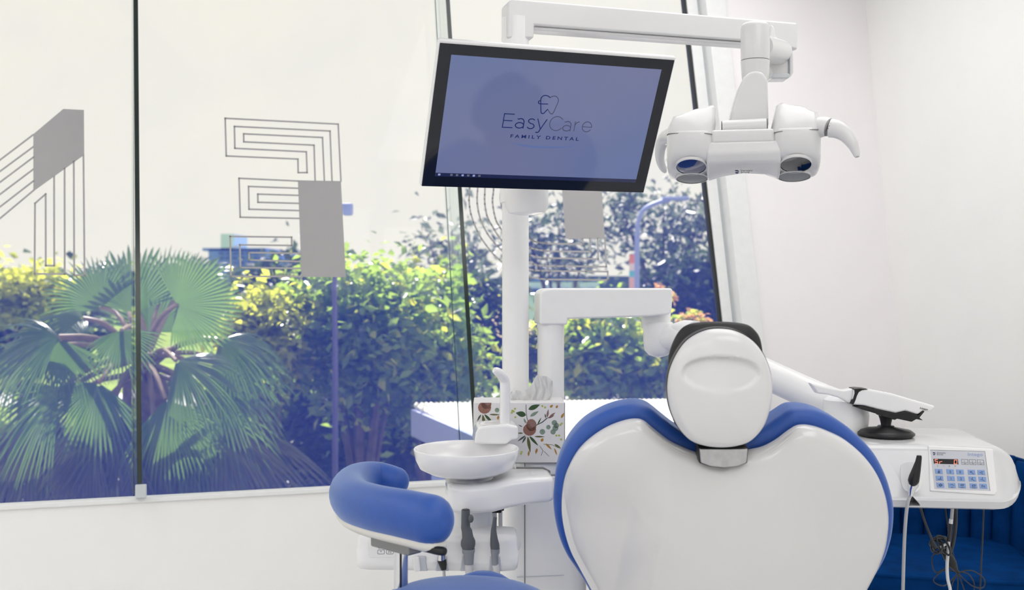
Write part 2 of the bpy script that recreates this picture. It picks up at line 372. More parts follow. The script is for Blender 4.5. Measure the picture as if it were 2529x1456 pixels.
# --- spittoon arm: lofted block from the cabinet to under the bowl
AF = vframe(1230, 1205, 2.47, .10)
def armsec(px, t, b, w):
    a = on(px, t, AF); c = on(px, b, AF); zc = (a[1]+c[1])/2; h = (a[1]-c[1])/2
    return [V((a[0], zc+h*y, w*z)) for z, y in [(math.copysign(abs(math.cos(q))**.35, math.cos(q)), math.copysign(abs(math.sin(q))**.35, math.sin(q))) for q in [2*PI*k/40 for k in range(40)]]]
obj('spittoon_arm', loft([armsec(1101, 1195, 1235, .03), armsec(1104, 1188, 1245, .06), armsec(1115, 1183, 1252, .078), armsec(1150, 1181, 1255, .085), armsec(1210, 1177, 1250, .085), armsec(1250, 1170, 1240, .08), armsec(1300, 1164, 1232, .075), armsec(1345, 1163, 1228, .072), armsec(1356, 1166, 1224, .065), armsec(1359, 1172, 1218, .05)], m=AF), 'white2', U, sharp=60)
e0 = [on(1278, 1160, AF), on(1345, 1160, AF), on(1361, 1168, AF), on(1361, 1220, AF), on(1354, 1228, AF)]
obj('arm_shadow_gap', tube([AF @ V((p[0], p[1], -.03)) for p in e0], .0025, 8), 'seam', U)
bc = P(1152, 1190, 2.46)
obj('drain_cup', lathe([(.045, -.062), (.05, -.045), (.052, -.02), (.05, 0)], m=Matrix.Translation(P(1162, 1252, 2.5))), 'white', U)
obj('bowl_neck', lathe([(.052, -.006), (.055, 0), (.058, .006), (.05, .02), (.046, .034)], m=Matrix.Translation(P(1160, 1188, 2.46))), 'steel', U)
obj('hose_block', box(P(1216, 1252, 2.56), (.045, .03, .022)), 'black', U, bevel=.003)
obj('hose_block', box(P(1236, 1250, 2.58), (.018, .03, .016)), 'black', U, bevel=.003)
for px, wpx, y1 in ((1217, 20, 1330), (1236, 10, 1312), (1199, 6, 1312)):
    obj('drain_hose', tube([P(px, 1255, 2.58), P(px, y1+70, 2.6)], wpx/2*2.58/FPX, 12), 'hosew', U)
# --- cup filler
KF = vframe(1222, 1065, 2.56, .10)
ol = [on(*p, KF) for p in ((1168, 1090), (1172, 1062), (1180, 1047), (1200, 1044), (1250, 1041), (1276, 1046), (1276, 1078), (1258, 1080), (1248, 1090))]
obj('cup_filler', prism(ol, -.05, .045, KF), 'white2', U, bevel=.012, seg=4)
obj('cup_rest', lathe([(.026, -.003), (.027, .001), (.023, .002), (.021, -.001)], m=Matrix.Translation(KF @ V((-.012, on(1200, 1044, KF)[1]-.001, 0)))), 'white2', U)
sp = cr([P(1247, 1048, 2.55), P(1247, 1000, 2.55), P(1247, 960, 2.55), P(1246, 940, 2.55), P(1239, 926, 2.54), P(1228, 917, 2.53), P(1220, 913, 2.525)], 18)
obj('water_spout', tube(sp, [.0125]*11+[.0125, .012, .0115, .0105, .0095, .008, .0068], 16), 'white2', U)
# --- lamp post
def cyl_post(px, y0, y1, d, rpx, name, parent, m='white'):
    a = P(px, y0, d); b = P(px, y1, d); r = rpx*d/FPX
    return obj(name, tube([V((a.x, a.y, b.z)), a], r, 32), m, parent, sharp=50)
cyl_post(1273, 45, 1145, 2.85, 33, 'lamp_post', U)
cyl_post(1273, 1120, 1150, 2.85, 40, 'post_collar', U)
# ---------------------------------------------------------------- spittoon bowl
B = thing('spittoon_bowl', 'round white spittoon bowl on the unit beside the tissue box', 'bowl', P(1152, 1174, 2.46))
br = 130.5*2.46/FPX
zr = P(1152, 1105, 2.46).z-P(1152, 1174, 2.46).z
BM = Matrix.Translation(P(1152, 1174, 2.46))
obj('bowl', lathe([(.03, 0), (.06, .002), (.085, .008), (br*.88, zr*.30), (br*.96, zr*.6), (br, zr*.97), (br*.985, zr), (br*.955, zr*.98), (br*.92, zr*.8), (br*.8, zr*.42), (.05, zr*.28), (.01, zr*.25)], 64, BM), 'white2', B, sharp=70)
obj('drain_sieve', lathe([(.018, zr*.27), (.018, zr*.30), (.004, zr*.31)], 20, BM), 'steel', B)
# ================================================================ DELIVERY ARM
db = P(1360, 1150, 2.86)
D = thing('jointed_support', 'white jointed arm carrying the instrument console, on post right of lamp post', 'equipment arm', db)
cyl_post(1360, 805, 1145, 2.86, 33, 'post', D)
cyl_post(1360, 740, 809, 2.86, 34, 'post_sleeve', D)
DF = vframe(1360, 750, 2.86, A18*.6)
ol = [on(*p, DF) for p in ((1326, 800), (1326, 726), (1332, 716), (1345, 712), (1360, 711), (1648, 711), (1650, 716), (1648, 768), (1640, 775), (1590, 780), (1394, 786), (1394, 800))]
obj('swing_arm', prism(ol, -.042, .042, DF), 'white', D, bevel=.012, seg=4)
obj('arm_joint', lathe([(.040, -.02), (.041, 0), (.041, .028), (.036, .034)], m=Matrix.Translation(P(1620, 793, 2.95))), 'white', D)
jd = [(.006, -.072), (.026, -.066), (.038, -.052), (.0425, -.03), (.0425, .02), (.038, .027)]
obj('arm_joint', lathe(jd, m=Matrix.Translation(P(1626, 818, 2.94))), 'white', D)
bp = [P(1640, 835, 2.93), P(1675, 832, 2.90), P(1705, 842, 2.86), P(1800, 880, 2.77), P(1905, 929, 2.68), P(2030, 985, 2.58), P(2080, 1003, 2.54)]
obj('balance_arm', tube(cr(bp, 26), [.037]*4+[.037+.0006*i for i in range(6)]+[.0385]*16, 20, flat=1.0), 'white', D)
obj('bell_collar', tube([P(1655, 825, 2.925), P(1690, 822, 2.885), P(1712, 830, 2.86)], [.026, .036, .044], 20), 'white2', D)
obj('arm_head', lathe([(.03, -.075), (.05, -.06), (.055, -.02), (.05, .018), (.03, .034), (.008, .037)], m=Matrix.Translation(P(2088, 1005, 2.52))), 'white', D)
# ================================================================ MONITOR
Md = 2.35; ma = math.radians(18.6); mt = math.radians(29.4)
mx = V((math.cos(ma), math.sin(ma), 0)); mn0 = V((math.sin(ma), -math.cos(ma), 0)); mu = ZZ*math.cos(mt)+mn0*math.sin(mt)
MF = fr(P(1355, 303, Md), mx, y=mu); ks = Md/2.45
T = thing('monitor', 'black-bezelled monitor in white case showing the clinic logo, tilted down', 'monitor', MF @ V((0, -.17*ks, -.03)))
cw, ch = .5725*ks, .3480*ks
yo = .003
def rect(w_, h_, oy=0): return [(-w_/2, oy-h_/2), (w_/2, oy-h_/2), (w_/2, oy+h_/2), (-w_/2, oy+h_/2)]
case = loft([[V((x*.90, y*.90, -.045)) for x, y in rect(cw, ch)], [V((x*.97, y*.97+yo*.3, -.030)) for x, y in rect(cw, ch)], [V((x, y+yo, -.012)) for x, y in rect(cw, ch)], [V((x, y+yo, -.0005)) for x, y in rect(cw, ch)]], m=MF)
obj('case', case, 'white2', T, bevel=.004, seg=3)
obj('bezel_glass', prism(rect(.5655*ks, .3396*ks), -.002, .0012, MF), 'bezel', T, bevel=.0008, seg=2)
# screen: emissive display with a soft colour drift, glossy front
m = bpy.data.materials.new('screen'); m.use_nodes = True; nt = m.node_tree; b = nt.nodes['Principled BSDF']
b.inputs['Base Color'].default_value = (.02, .025, .05, 1); b.inputs['Roughness'].default_value = .07
tc = nt.nodes.new('ShaderNodeTexCoord'); gr = nt.nodes.new('ShaderNodeTexNoise'); gr.inputs['Scale'].default_value = 2.2; gr.inputs['Detail'].default_value = .5
nt.links.new(tc.outputs['Object'], gr.inputs['Vector'])
rp = nt.nodes.new('ShaderNodeValToRGB'); rp.color_ramp.elements[0].color = (.100, .138, .290, 1); rp.color_ramp.elements[1].color = (.155, .160, .265, 1)
rp.color_ramp.elements[0].position = .35; rp.color_ramp.elements[1].position = .65
nt.links.new(gr.outputs['Fac'], rp.inputs[0]); nt.links.new(rp.outputs[0], b.inputs['Emission Color']); b.inputs['Emission Strength'].default_value = 1.0
M['screen'] = m
sw, sh, soy = .5089*ks, .2891*ks, .0012
obj('screen', prism(rect(sw, sh, soy), .0012, .0018, MF), 'screen', T, smooth=False)
M['task'] = mat('taskbar', (.01, .012, .03), .1, emit=(.008, .012, .045, 1))
M['icon'] = mat('taskbar_icon', (.2, .22, .35), .3, emit=(.16, .19, .36, 1))
M['icong'] = mat('taskbar_icon_dull', (.1, .11, .12), .3, emit=(.05, .06, .08, 1))
M['navy'] = mat('logo_navy', (.012, .02, .07), .6, spec=0, emit=(.008, .016, .085, 1), noise=0)
M['lgrey'] = mat('logo_grey', (.05, .052, .075), .6, spec=0, emit=(.045, .05, .10, 1), noise=0)
M['swoosh'] = mat('logo_shadow', (.06, .085, .19), .6, spec=0, emit=(.070, .105, .235, 1), noise=0)
MS = MF @ Matrix.Translation((0, soy, .0018))
obj('taskbar', prism([(-sw/2, -sh/2), (sw/2, -sh/2), (sw/2, -sh/2+.0085), (-sw/2, -sh/2+.0085)], 0, .0003, MS), 'task', T, smooth=False)
for i, (ix, k) in enumerate(((.006, 'icon'), (.020, 'task'), (.034, 'icong'), (.047, 'icong'), (.060, 'icon'), (.073, 'icong'), (.086, 'icon'), (.099, 'icong'))):
    obj('taskbar_icon', prism(rr(-sw/2+ix, -sw/2+ix+.0055, -sh/2+.0022, -sh/2+.0068, .0018 if i == 4 else .0006, 3), .0003, .0005, MS), k, T, smooth=False)
def ms(px, py):
    q = MS.inverted() @ onplane(px, py, MS.translation, MS.col[2].to_3d()); return (q.x, q.y)
def cl(p): return ms(1220+p[0]*.11675, 210+p[1]*.11675)
def sl_(L, n=24): return [(v.x, v.y) for v in cr([(*cl(p), 0) for p in L], n)]
tooth1 = sl_([(1185, 265), (1150, 235), (1100, 220), (1040, 230), (1000, 270), (988, 320)], 16)+sl_([(988, 320), (990, 420), (992, 520), (998, 580), (1025, 600), (1060, 590), (1100, 545), (1135, 512)], 20)
clasp = sl_([(985, 325), (950, 340), (940, 365), (955, 390), (990, 397), (1060, 398), (1135, 400)], 20)
tooth2 = sl_([(1185, 265), (1230, 240), (1280, 232), (1330, 250), (1362, 300), (1355, 360), (1325, 430)], 18)+sl_([(1325, 430), (1290, 510), (1250, 590), (1220, 608), (1190, 595), (1165, 560), (1135, 512)], 18)
obj('logo_tooth', strokes([tooth1, clasp], .0019, MS, .0003), 'navy', T, smooth=False)
obj('logo_tooth', strokes([tooth2], .0017, MS, .0003), 'lgrey', T, smooth=False)
e0_, e1_, c1_ = cl((175, 890)), cl((1115, 925)), cl((1150, 945))
hE = (cl((205, 605))[1]-e0_[1])
def tx(name, s, p, size, m, sx=1, sp=1.0, off=0.0):
    F = MS @ Matrix.Translation((p[0], p[1], .0003)); return text(name, s, size, F, m, T, off=off, sx=sx, spacing=sp)
def fitx(s, size, wid, sp=1.0):
    c = bpy.data.curves.new('t', 'FONT'); c.body = s; c.size = size; c.space_character = sp
    t = bpy.data.objects.new('t', c); COL.objects.link(t); bpy.context.view_layer.update(); r = wid/t.dimensions.x
    bpy.data.objects.remove(t); bpy.data.curves.remove(c); return r
cap = .729
sz = hE/cap
def bow(cx, cy, rx, ry, a0, a1, n=18): return [(cx+rx*math.cos(math.radians(a0+(a1-a0)*i/n)), cy-ry*math.sin(math.radians(a0+(a1-a0)*i/n))) for i in range(n+1)]
def shr(L, x0, y0, k_=-.17, r_=.052): return [cl((p[0]+(p[1]-y0)*k_, p[1]+(p[0]-x0)*r_)) for p in L]
# monoline lettering, drawn upright around each letter's foot and slanted with the screen
lets = [(175, 890, [[(205, 0), (0, 0), (0, -285), (205, -285)], [(0, -145), (180, -145)]], 'navy'),
        (440, 905, [[(35, -195)]+bow(100, -130, 72, 72, 125, 0)+[(172, -5)], bow(88, -60, 86, 58, 35, 330)+[(172, -30)], bow(88, -60, 86, 58, 35, 0)], 'navy'),
        (680, 915, [bow(90, -160, 66, 45, 35, 180)+[(30, -140), (70, -112), (130, -95), (158, -60)]+bow(85, -52, 73, 52, -10, -150)], 'navy'),
        (945, 920, [[(-50, -200), (30, -5)], [(140, -195), (25, 30)]+bow(-30, 20, 55, 62, -20, -110)], 'navy'),
        (1150, 950, [bow(150, -145, 145, 148, 38, 322)], 'lgrey'),
        (1440, 965, [[(25, -190)]+bow(95, -128, 72, 72, 125, 0)+[(167, -5)], bow(85, -58, 82, 58, 35, 330)+[(167, -30)], bow(85, -58, 82, 58, 35, 0)], 'lgrey'),
        (1690, 968, [[(0, 0), (0, -195)], [(0, -120)]+bow(90, -110, 85, 82, 165, 95)], 'lgrey'),
        (1845, 975, [[(8, -98), (200, -92)]+bow(104, -98, 98, 105, 3, 325)], 'lgrey')]
for x0, y0, LL, mm in lets:
    obj('logo_letter', strokes([shr([(x0+x, y0+y) for x, y in L], x0, y0) for L in LL], .0021 if mm == 'navy' else .0017, MS, .0003), mm, T, smooth=False)
f0_ = cl((335, 1108)); fz = (cl((345, 1035))[1]-f0_[1])/cap
tx('logo_text', 'FAMILY DENTAL', f0_, fz, 'navy', fitx('FAMILY DENTAL', fz, cl((1775, 1175))[0]-f0_[0], 1.5), 1.5, off=.00012)
up_ = sl_([(280, 1200), (650, 1262), (1020, 1292), (1400, 1300), (1760, 1275)], 16); dn_ = sl_([(1760, 1275), (1400, 1328), (1020, 1328), (650, 1300), (280, 1200)], 16)
dn_ = dn_[::-1]
obj('logo_swoosh', G().add([V((p[0], p[1], .0002)) for p in up_+dn_], [(i, i+1, 17+i, 16+i) for i in range(15)], MS), 'swoosh', T, smooth=False)
# mount behind the monitor
obj('mount_drum', lathe([(.02, -.05), (.044, -.045), (.052, -.03), (.053, .05), (.05, .06)], m=Matrix.Translation(P(1301, 480, 2.55))), 'white', T)
mb = MF @ V((-.03, -.02, -.085))
obj('mount_link', tube([P(1301, 470, 2.55), (P(1301, 440, 2.56)+mb)/2, mb], [.04, .045, .034], 16), 'white', T)
obj('mount_clamp', tube([P(1273, 500, 2.85), P(1273, 430, 2.85)], .042, 24), 'white', T)
obj('mount_link', tube([P(1273, 465, 2.83), P(1300, 465, 2.56)], .03, 16), 'white', T)
# ================================================================ OPERATING LAMP
LF = vframe(1278, 45, 2.85, math.radians(16))
lo = P(1278, 60, 2.85)
O = thing('operating_lamp', 'white dental operating lamp with two lens pods hanging from a long arm', 'lamp', lo)
ol = [on(*p, LF) for p in ((1246, 100), (1246, 14), (1252, 8), (1262, 5), (1290, 6), (1957, 62), (1957, 128), (1900, 112), (1830, 106), (1312, 68), (1311, 100))]
obj('swing_arm', prism(ol, -.035, .030, LF), 'whitel', O, bevel=.006, seg=3)
ul = [on(*p, LF) for p in ((1312, 68), (1850, 108), (1850, 116), (1312, 78))]
obj('arm_underside', prism(ul, -.030, .018, LF), 'whitel', O, bevel=.004)
endp = LF @ V((*on(1930, 95, LF), 0))
# knuckle that reaches forward from the arm end to the lamp neck
KD = 2.62
BF = vframe(1925, 130, 2.86, 0)
ol = [on(*p, BF) for p in ((1898, 66), (1906, 72), (1910, 96), (1948, 126), (1953, 140), (1953, 183), (1946, 195), (1902, 195), (1885, 150))]
obj('knuckle', prism(ol, -.05, .03, BF), 'whitel', O, bevel=.005, seg=3)
obj('knuckle_slot', box(P(1949, 157, 2.828), (.004, .004, .062)), 'greyl', O, smooth=False)
obj('knuckle_lip', prism(rr(-.024, .024, -.006, .006, .005), 0, .02, vframe(1924, 190, 2.825)), 'framegrey', O, bevel=.002)
obj('knuckle_link', tube([P(1925, 130, 2.85), P(1880, 115, 2.66)], [.035, .03], 16), 'whitel', O)
nk = P(1865, 195, KD); zk = lambda y: P(1865, y, KD).z-nk.z
obj('neck', lathe([(.035, zk(149)), (.0355, zk(140)), (.0355, zk(68)), (.034, zk(62)), (.028, zk(58)), (.01, zk(57))], m=Matrix.Translation(nk)), 'whitel', O, sharp=60)
obj('neck_seam', lathe([(.0345, zk(151)), (.0345, zk(148))], m=Matrix.Translation(nk)), 'seam', O)
obj('neck', lathe([(.02, zk(215)), (.032, zk(197)), (.034, zk(180)), (.0355, zk(151))], m=Matrix.Translation(nk)), 'whitel', O, sharp=60)
# lamp head frame: right pod nearer and a little higher
LM = fr(P(1838, 395, 2.57), V((math.cos(.20)*math.cos(.075), -math.sin(.20)*math.cos(.075), math.sin(.075))), z=V((0, 0, 1)))   # x right, y away, z up
YF = vframe(1862, 250, 2.60, -.1)
ol = [on(*p, YF) for p in ((1798, 316), (1803, 285), (1812, 250), (1822, 220), (1834, 195), (1848, 182), (1865, 177), (1880, 182), (1890, 192), (1894, 205), (1895, 250), (1896, 316))]
obj('yoke', prism(ol, -.022, .022, YF), 'whitel', O, bevel=.008, seg=4)
k = 2.57/FPX
def lp(px, py): q = LM.inverted() @ P(px, py, 2.57); return q
def pod(cx, peak, side):
    W = .060
    prof = [(-.060, .066), (-.064, .012), (-.004, -.027), (.070, -.056), (.088, -.045), (.090, .030), (.070, .066)]
    def zb(y): return float(np.interp(y, [-.066, -.058, -.004, .070, .090], [.014, .004, -.024, -.041, -.034]))
    def pr(sc, lift, z=None):
        out = []
        for q in range(44):
            t = 2*PI*q/44; ux = math.copysign(abs(math.cos(t))**.62, math.cos(t)); uy = math.copysign(abs(math.sin(t))**.62, math.sin(t))
            y = .012+.077*uy*sc; out.append(V((cx+W*ux*sc, y, (zb(y)+lift) if z is None else z)))
        return out
    rings = [pr(.05, 0), pr(.3, 0), pr(.6, 0), pr(.84, 0), pr(.93, .003), pr(.98, .010), pr(1.0, .024), pr(1.0, 0, .045), pr(.995, 0, .060), pr(.97, 0, .067)]
    p = obj('pod', loft(rings, m=LM), 'whitel', O, sharp=80)
    # cap
    def el(wx, wy, cx_, cy_, z, tilt=0): return [V((cx_+wx*math.copysign(abs(math.cos(a))**.5, math.cos(a)), cy_+wy*math.copysign(abs(math.sin(a))**.5, math.sin(a)), z+tilt*math.cos(a))) for a in [2*PI*q/32 for q in range(32)]]
    t = .010*side
    cp = obj('pod_cap', loft([el(W*.985, .074, cx, .012, .060, t*.3), el(W*.97, .072, cx, .014, .074, t*.6), el(W*.88, .060, cx+(peak-cx)*.35, .020, .100, t), el(W*.70, .046, cx+(peak-cx)*.8, .026, .122, -t), el(W*.5, .034, cx+(peak-cx), .028, .129, -t)], m=LM), 'whitel', O, sharp=70)
    obj('seam_line', loft([el(W*.995, .075, cx, .012, .0595, t*.3), el(W*.995, .075, cx, .012, .0612, t*.3)], m=LM), 'seam', cp)
    # lenses
    d1 = V((0, .062, -.029)).normalized()
    for yc, zc, d, mm, rad in ((-.025, -.0125, d1, 'lensb' if side < 0 else 'lensk', .0360), (.038, -.0345, V((0, .074, -.017)).normalized(), 'lensg', .0385)):
        n = V((0, d.z, -d.y)); F = LM @ fr(V((cx, yc, zc))+n*.0045, V((1, 0, 0)), z=n)
        obj('lens_rim', lathe([(rad+.0025, -.006), (rad+.0025, .001), (rad, .0015)], 40, F, cap=False), 'whitel', p)
        obj('lens', lathe([(rad, 0), (rad*.6, .0025), (.004, .0035)], 40, F), mm, p)
    return p
pod(-.127, -.105, -1); pod(.120, .118, 1)
# bridge
rings = []
for x, hs, up in ((-.09, 1.0, 0), (-.05, .86, .006), (0, .80, .010), (.05, .84, .008), (.085, 1.0, 0)):
    prof = [(-.052, .040), (-.060, .012), (-.050, -.012), (-.004, -.040*hs+up), (.050, -.048*hs+up), (.062, -.02), (.060, .044), (0, .050)]
    rings.append([V((x, y, z)) for y, z in prof])
obj('bridge', loft(rings, m=LM), 'whitel', O, bevel=.008, seg=3)
obj('bridge_cover', box((-.005, -.012, .052), (.150, .080, .034), LM), 'whitel', O, bevel=.008, seg=3)
obj('hinge_tube', tube([LM @ V((-.052, -.022, .077)), LM @ V((.052, -.022, .080))], .0175, 24), 'whitel', O)
obj('hinge_gap', tube([LM @ V((-.055, -.022, .077)), LM @ V((-.052, -.022, .077))], .0165, 20), 'seam', O)
obj('hinge_gap', tube([LM @ V((.052, -.022, .080)), LM @ V((.055, -.022, .080))], .0165, 20), 'seam', O)
# handles
hp = cr([P(2012, 318, 2.52), P(2035, 312, 2.50), P(2048, 314, 2.49)], 6)
obj('handle_stub', tube(hp, [.026, .025, .024, .023, .0225, .022], 20, flat=1.0), 'whitel', O)
obj('handle_seam', tube(cr([P(2047, 314, 2.49), P(2051, 316, 2.489)], 3), .0222, 20), 'seam', O)
hp = cr([P(2051, 316, 2.489), P(2070, 320, 2.48), P(2090, 333, 2.47), P(2104, 352, 2.46), P(2113, 372, 2.455), P(2117, 387, 2.45)], 14)
obj('handle', tube(hp, [.0225, .0222, .0218, .021, .020, .019, .0175, .0158, .014, .012, .0105, .009, .0075, .005], 20), 'whitel', O)
hp = cr([P(1668, 335, 2.62), P(1650, 336, 2.66), P(1638, 346, 2.69), P(1631, 366, 2.71), P(1630, 392, 2.73), P(1636, 412, 2.74), P(1643, 424, 2.75)], 16)
obj('handle', tube(hp, [.022, .021, .020, .019, .0175, .0165, .0155, .0145, .0135, .0125, .0115, .011, .010, .009, .0075, .005], 20), 'whitel', O)
# brand mark on the bridge
d1 = V((0, .056, -.030)).normalized(); n1 = V((0, d1.z, -d1.y))
BMK = LM @ fr(V((-.017, -.028, -.0245)), V((1, 0, 0)), y=-d1)
BMK = BMK @ Matrix.Translation((0, 0, .0075))
mk = [[(-.006, .0035), (0, .004), (.004, .002), (.004, .0005), (-.004, .0015)], [(-.005, -.001), (.0038, -.0008), (.002, -.004), (-.003, -.0042)]]
g = G()
for q in mk: b_ = prism([(x*1.0, y*1.8) for x, y in q], 0, .0006, BMK); g.add(b_.v, b_.f)
obj('brand_mark', g, 'ink', O, smooth=False)
text('brand_text', 'Dentsply', .009, BMK @ Matrix.Translation((.0075, .001, 0)), 'inkg', O, sx=.9)
text('brand_text', 'Sirona', .008, BMK @ Matrix.Translation((.0085, -.007, 0)), 'inkg', O, sx=1.0)
# ================================================================ ADDED CEILING FILL PANELS
M['diff'] = emitmat('fill_glow', (1.0, .985, .97), LAMP)  # glowing panels out of view, added to brighten the room
for i, (x, y) in enumerate(((-1.2, -1.1), (2.3, -1.05), (2.0, -3.9), (.2, -5.0), (-1.5, -3.6))):
    q = RF @ V((x, y, 2.79))
    lab = ('ceiling fill panel close to the left glass pane', 'ceiling fill panel close to the leaning right wall', 'ceiling fill panel behind the camera on the right', 'ceiling fill panel furthest back in the room', 'ceiling fill panel by the left wall, away from the window')[i]
    c = thing('ceiling_fill_panel', 'unseen added rectangular white '+lab, 'added fill light', q, 'added fill panels')
    obj('frame', box((x, y, 2.79), (1.36, 2.06, .02), RF), 'frame', c, bevel=.003)
    obj('fill_face', box((x, y, 2.777), (1.30, 2.0, .008), RF), 'diff', c, smooth=False)
# ================================================================ PATIENT CHAIR
def dome(outline, C, hf, F, nr=22, back=.0, flare=1.0):
    """closed solid: front surface heightfield over a star-shaped outline, straight rim going back"""
    B_ = [V((p[0], p[1], 0)) for p in outline]; n = len(B_); C = V((C[0], C[1], 0))
    ba = np.array([(p.x, p.y) for p in B_])
    rings = []
    rs = [1-(1-q/nr)**1.0 for q in range(nr+1)]
    rs = [math.sin(PI/2*q/nr) for q in range(nr+1)]
    for r in rs[1:]:
        ring = []
        for p in B_:
            q = C+(p-C)*r; dd = math.sqrt(((ba-np.array((q.x, q.y)))**2).sum(1).min()) if r < 1 else 0.0
            ring.append(V((q.x, q.y, hf(q.x, q.y, dd))))
        rings.append(ring)
    bk = [V((C.x+(p.x-C.x)*flare, C.y+(p.y-C.y)*flare, -back)) for p in B_]
    g = loft(rings+[bk], False, True, m=None)
    k0 = len(g.v); g.v.append(V((C.x, C.y, hf(C.x, C.y, math.sqrt(((ba-np.array((C.x, C.y)))**2).sum(1).min())))))
    g.f += [(k0, i, (i+1) % n) for i in range(n)]
    return G().add(g.v, g.f, F)
tilt = math.radians(9)
BO = P(1795, 1150, 1.95)
CFm = fr(BO, V((1, 0, 0)), y=V((0, -math.sin(tilt), math.cos(tilt))))       # z towards the camera, top leaning back to us
def cq(p, F=CFm): return on(1340+p[0]*.478, 760+p[1]*.478, F)
shell = [(915, 790), (1040, 742), (1130, 722), (1200, 688), (1280, 630), (1330, 607), (1400, 612), (1480, 640), (1560, 680), (1640, 745), (1700, 815), (1745, 890), (1775, 970), (1790, 1050), (1793, 1120), (1785, 1200), (1770, 1270), (1735, 1360), (1685, 1456), (1610, 1590), (1500, 1760), (1400, 1890), (1280, 1950),
         (950, 1965), (640, 1950), (510, 1890), (410, 1750), (320, 1590), (250, 1456), (195, 1355), (150, 1270), (120, 1180), (103, 1090), (100, 1020), (105, 950), (120, 870), (150, 795), (195, 725), (260, 665), (340, 615), (420, 585), (480, 575), (525, 585), (580, 630), (660, 690), (740, 728), (800, 750)]
cush = [(915, 745), (1050, 695), (1110, 660), (1180, 630), (1240, 590), (1300, 553), (1350, 547), (1420, 555), (1500, 585), (1590, 640), (1680, 720), (1745, 800), (1795, 900), (1825, 1000), (1835, 1080), (1828, 1180), (1810, 1260), (1780, 1340), (1715, 1450), (1630, 1600), (1520, 1780), (1410, 1910), (1280, 1980),
        (950, 1995), (640, 1980), (495, 1910), (395, 1770), (310, 1600), (232, 1450), (180, 1370), (140, 1310), (105, 1230), (80, 1130), (70, 1040), (72, 970), (85, 870), (115, 780), (160, 700), (230, 625), (320, 570), (400, 540), (470, 527), (520, 528), (570, 545), (640, 600), (690, 640), (740, 672), (800, 700)]
cs = [(v.x, v.y) for v in cr([(*cq(p), 0) for p in shell], 280, True)]
cc_ = [(v.x, v.y) for v in cr([(*cq(p), 0) for p in cush], 200, True)]
Cc = cq((945, 1180))
crl = [cq(p) for p in ((640, 735), (640, 850), (615, 1050), (570, 1240), (535, 1456), (520, 1600))]
crr = [cq(p) for p in ((1185, 760), (1195, 900), (1215, 1050), (1250, 1240), (1290, 1456), (1310, 1600))]
def ipx(L, y):
    ys = [p[1] for p in L][::-1]; xs = [p[0] for p in L][::-1]; return float(np.interp(y, ys, xs))
def sh_h(x, y, d):
    R = .020; e = R*math.sqrt(max(0, 1-(1-min(d/R, 1))**2))
    h = e + .030*(1-math.exp(-d/.10))
    a, b_ = ipx(crl, y), ipx(crr, y)
    fade = min(1, max(0, (cq((0, 690))[1]-y)/.16)); fade = fade*fade*(3-2*fade)
    def soft(t, s=.0015): return s*math.log(1+math.exp(min(40, t/s)))
    h -= fade*(.46*soft(a-x)+.22*soft(x-b_))
    h += fade*(.0022*math.exp(-((x-a)/.0035)**2)+.0008*math.exp(-((x-b_)/.004)**2))
    return h
ch0 = V((BO.x, 2.2, 0))
PC = thing('patient_chair', 'dental patient chair seen from behind, white back shell with blue cushion edge', 'chair', ch0)
bk = obj('backrest_shell', dome(cs, Cc, sh_h, CFm, 70, back=.006), 'shell', PC, sharp=75)
CFb = CFm @ Matrix.Translation((0, 0, -.012))
def cu_h(x, y, d):
    R = .022; return -.004+R*(math.sqrt(max(0, 1-(1-min(d/R, 1))**2))-1)*.9
obj('backrest_cushion', dome([(Cc[0]+(p[0]-Cc[0])*1.012, Cc[1]+(p[1]-Cc[1])*1.008) for p in cc_], Cc, cu_h, CFb, 14, back=.07, flare=.99), 'blue', PC, sharp=75)
# headrest
HO = P(1777, 955, 1.88)
HF = fr(HO, V((1, 0, 0)), y=V((0, -math.sin(.12), math.cos(.12))))
hs = [(915, 107), (1000, 120), (1080, 165), (1135, 230), (1170, 310), (1184, 390), (1182, 470), (1165, 550), (1130, 625), (1070, 685), (1000, 710), (915, 718), (830, 708), (760, 680), (705, 622), (668, 550), (648, 470), (645, 390), (660, 310), (700, 225), (755, 160), (835, 118)]
ho = [(v.x, v.y) for v in cr([(*cq(p, HF), 0) for p in hs], 120, True)]
ho_c = cq((915, 540), HF)
rc = cq((908, 322), HF); ra = cq((1105, 322), HF)[0]-rc[0]; rb = rc[1]-cq((908, 407), HF)[1]
def hd_h(x, y, d):
    R = .016; h = R*math.sqrt(max(0, 1-(1-min(d/R, 1))**2))+.028*(1-math.exp(-d/.05))
    u = abs((x-rc[0])/ra)**2.2+abs((y-rc[1])/rb)**2.0
    if u < 1.5:
        t = min(1, max(0, (1.12-u)/.30)); t = t*t*(3-2*t); s = (y-rc[1])/rb
        h -= t*.013*(.62+.38*s)
    return h
obj('headrest_shell', dome(ho, ho_c, hd_h, HF, 44, back=.004), 'whitel', PC, sharp=75)
obj('headrest_gasket', dome([(ho_c[0]+(x-ho_c[0])*1.012, ho_c[1]+(y-ho_c[1])*1.010) for x, y in ho], ho_c, lambda x, y, d: .002, HF @ Matrix.Translation((0, 0, -.004)), 4, back=.012), 'black', PC)
kp = [(915, 78), (1000, 82), (1070, 95), (1110, 125), (1135, 165), (1148, 230), (1165, 310), (1178, 400), (1165, 540), (1110, 640), (915, 700), (720, 640), (668, 540), (652, 400), (655, 310), (662, 240), (690, 165), (725, 115), (770, 90), (840, 80)]
HK = HF @ Matrix.Translation((0, 0, -.016))
HKi = fr(P(1777, 955, 1.93), V((1, 0, 0)), y=V((0, -math.sin(.12), math.cos(.12))))
ko = [(v.x, v.y) for v in cr([(*cq(p, HKi), 0) for p in kp], 100, True)]
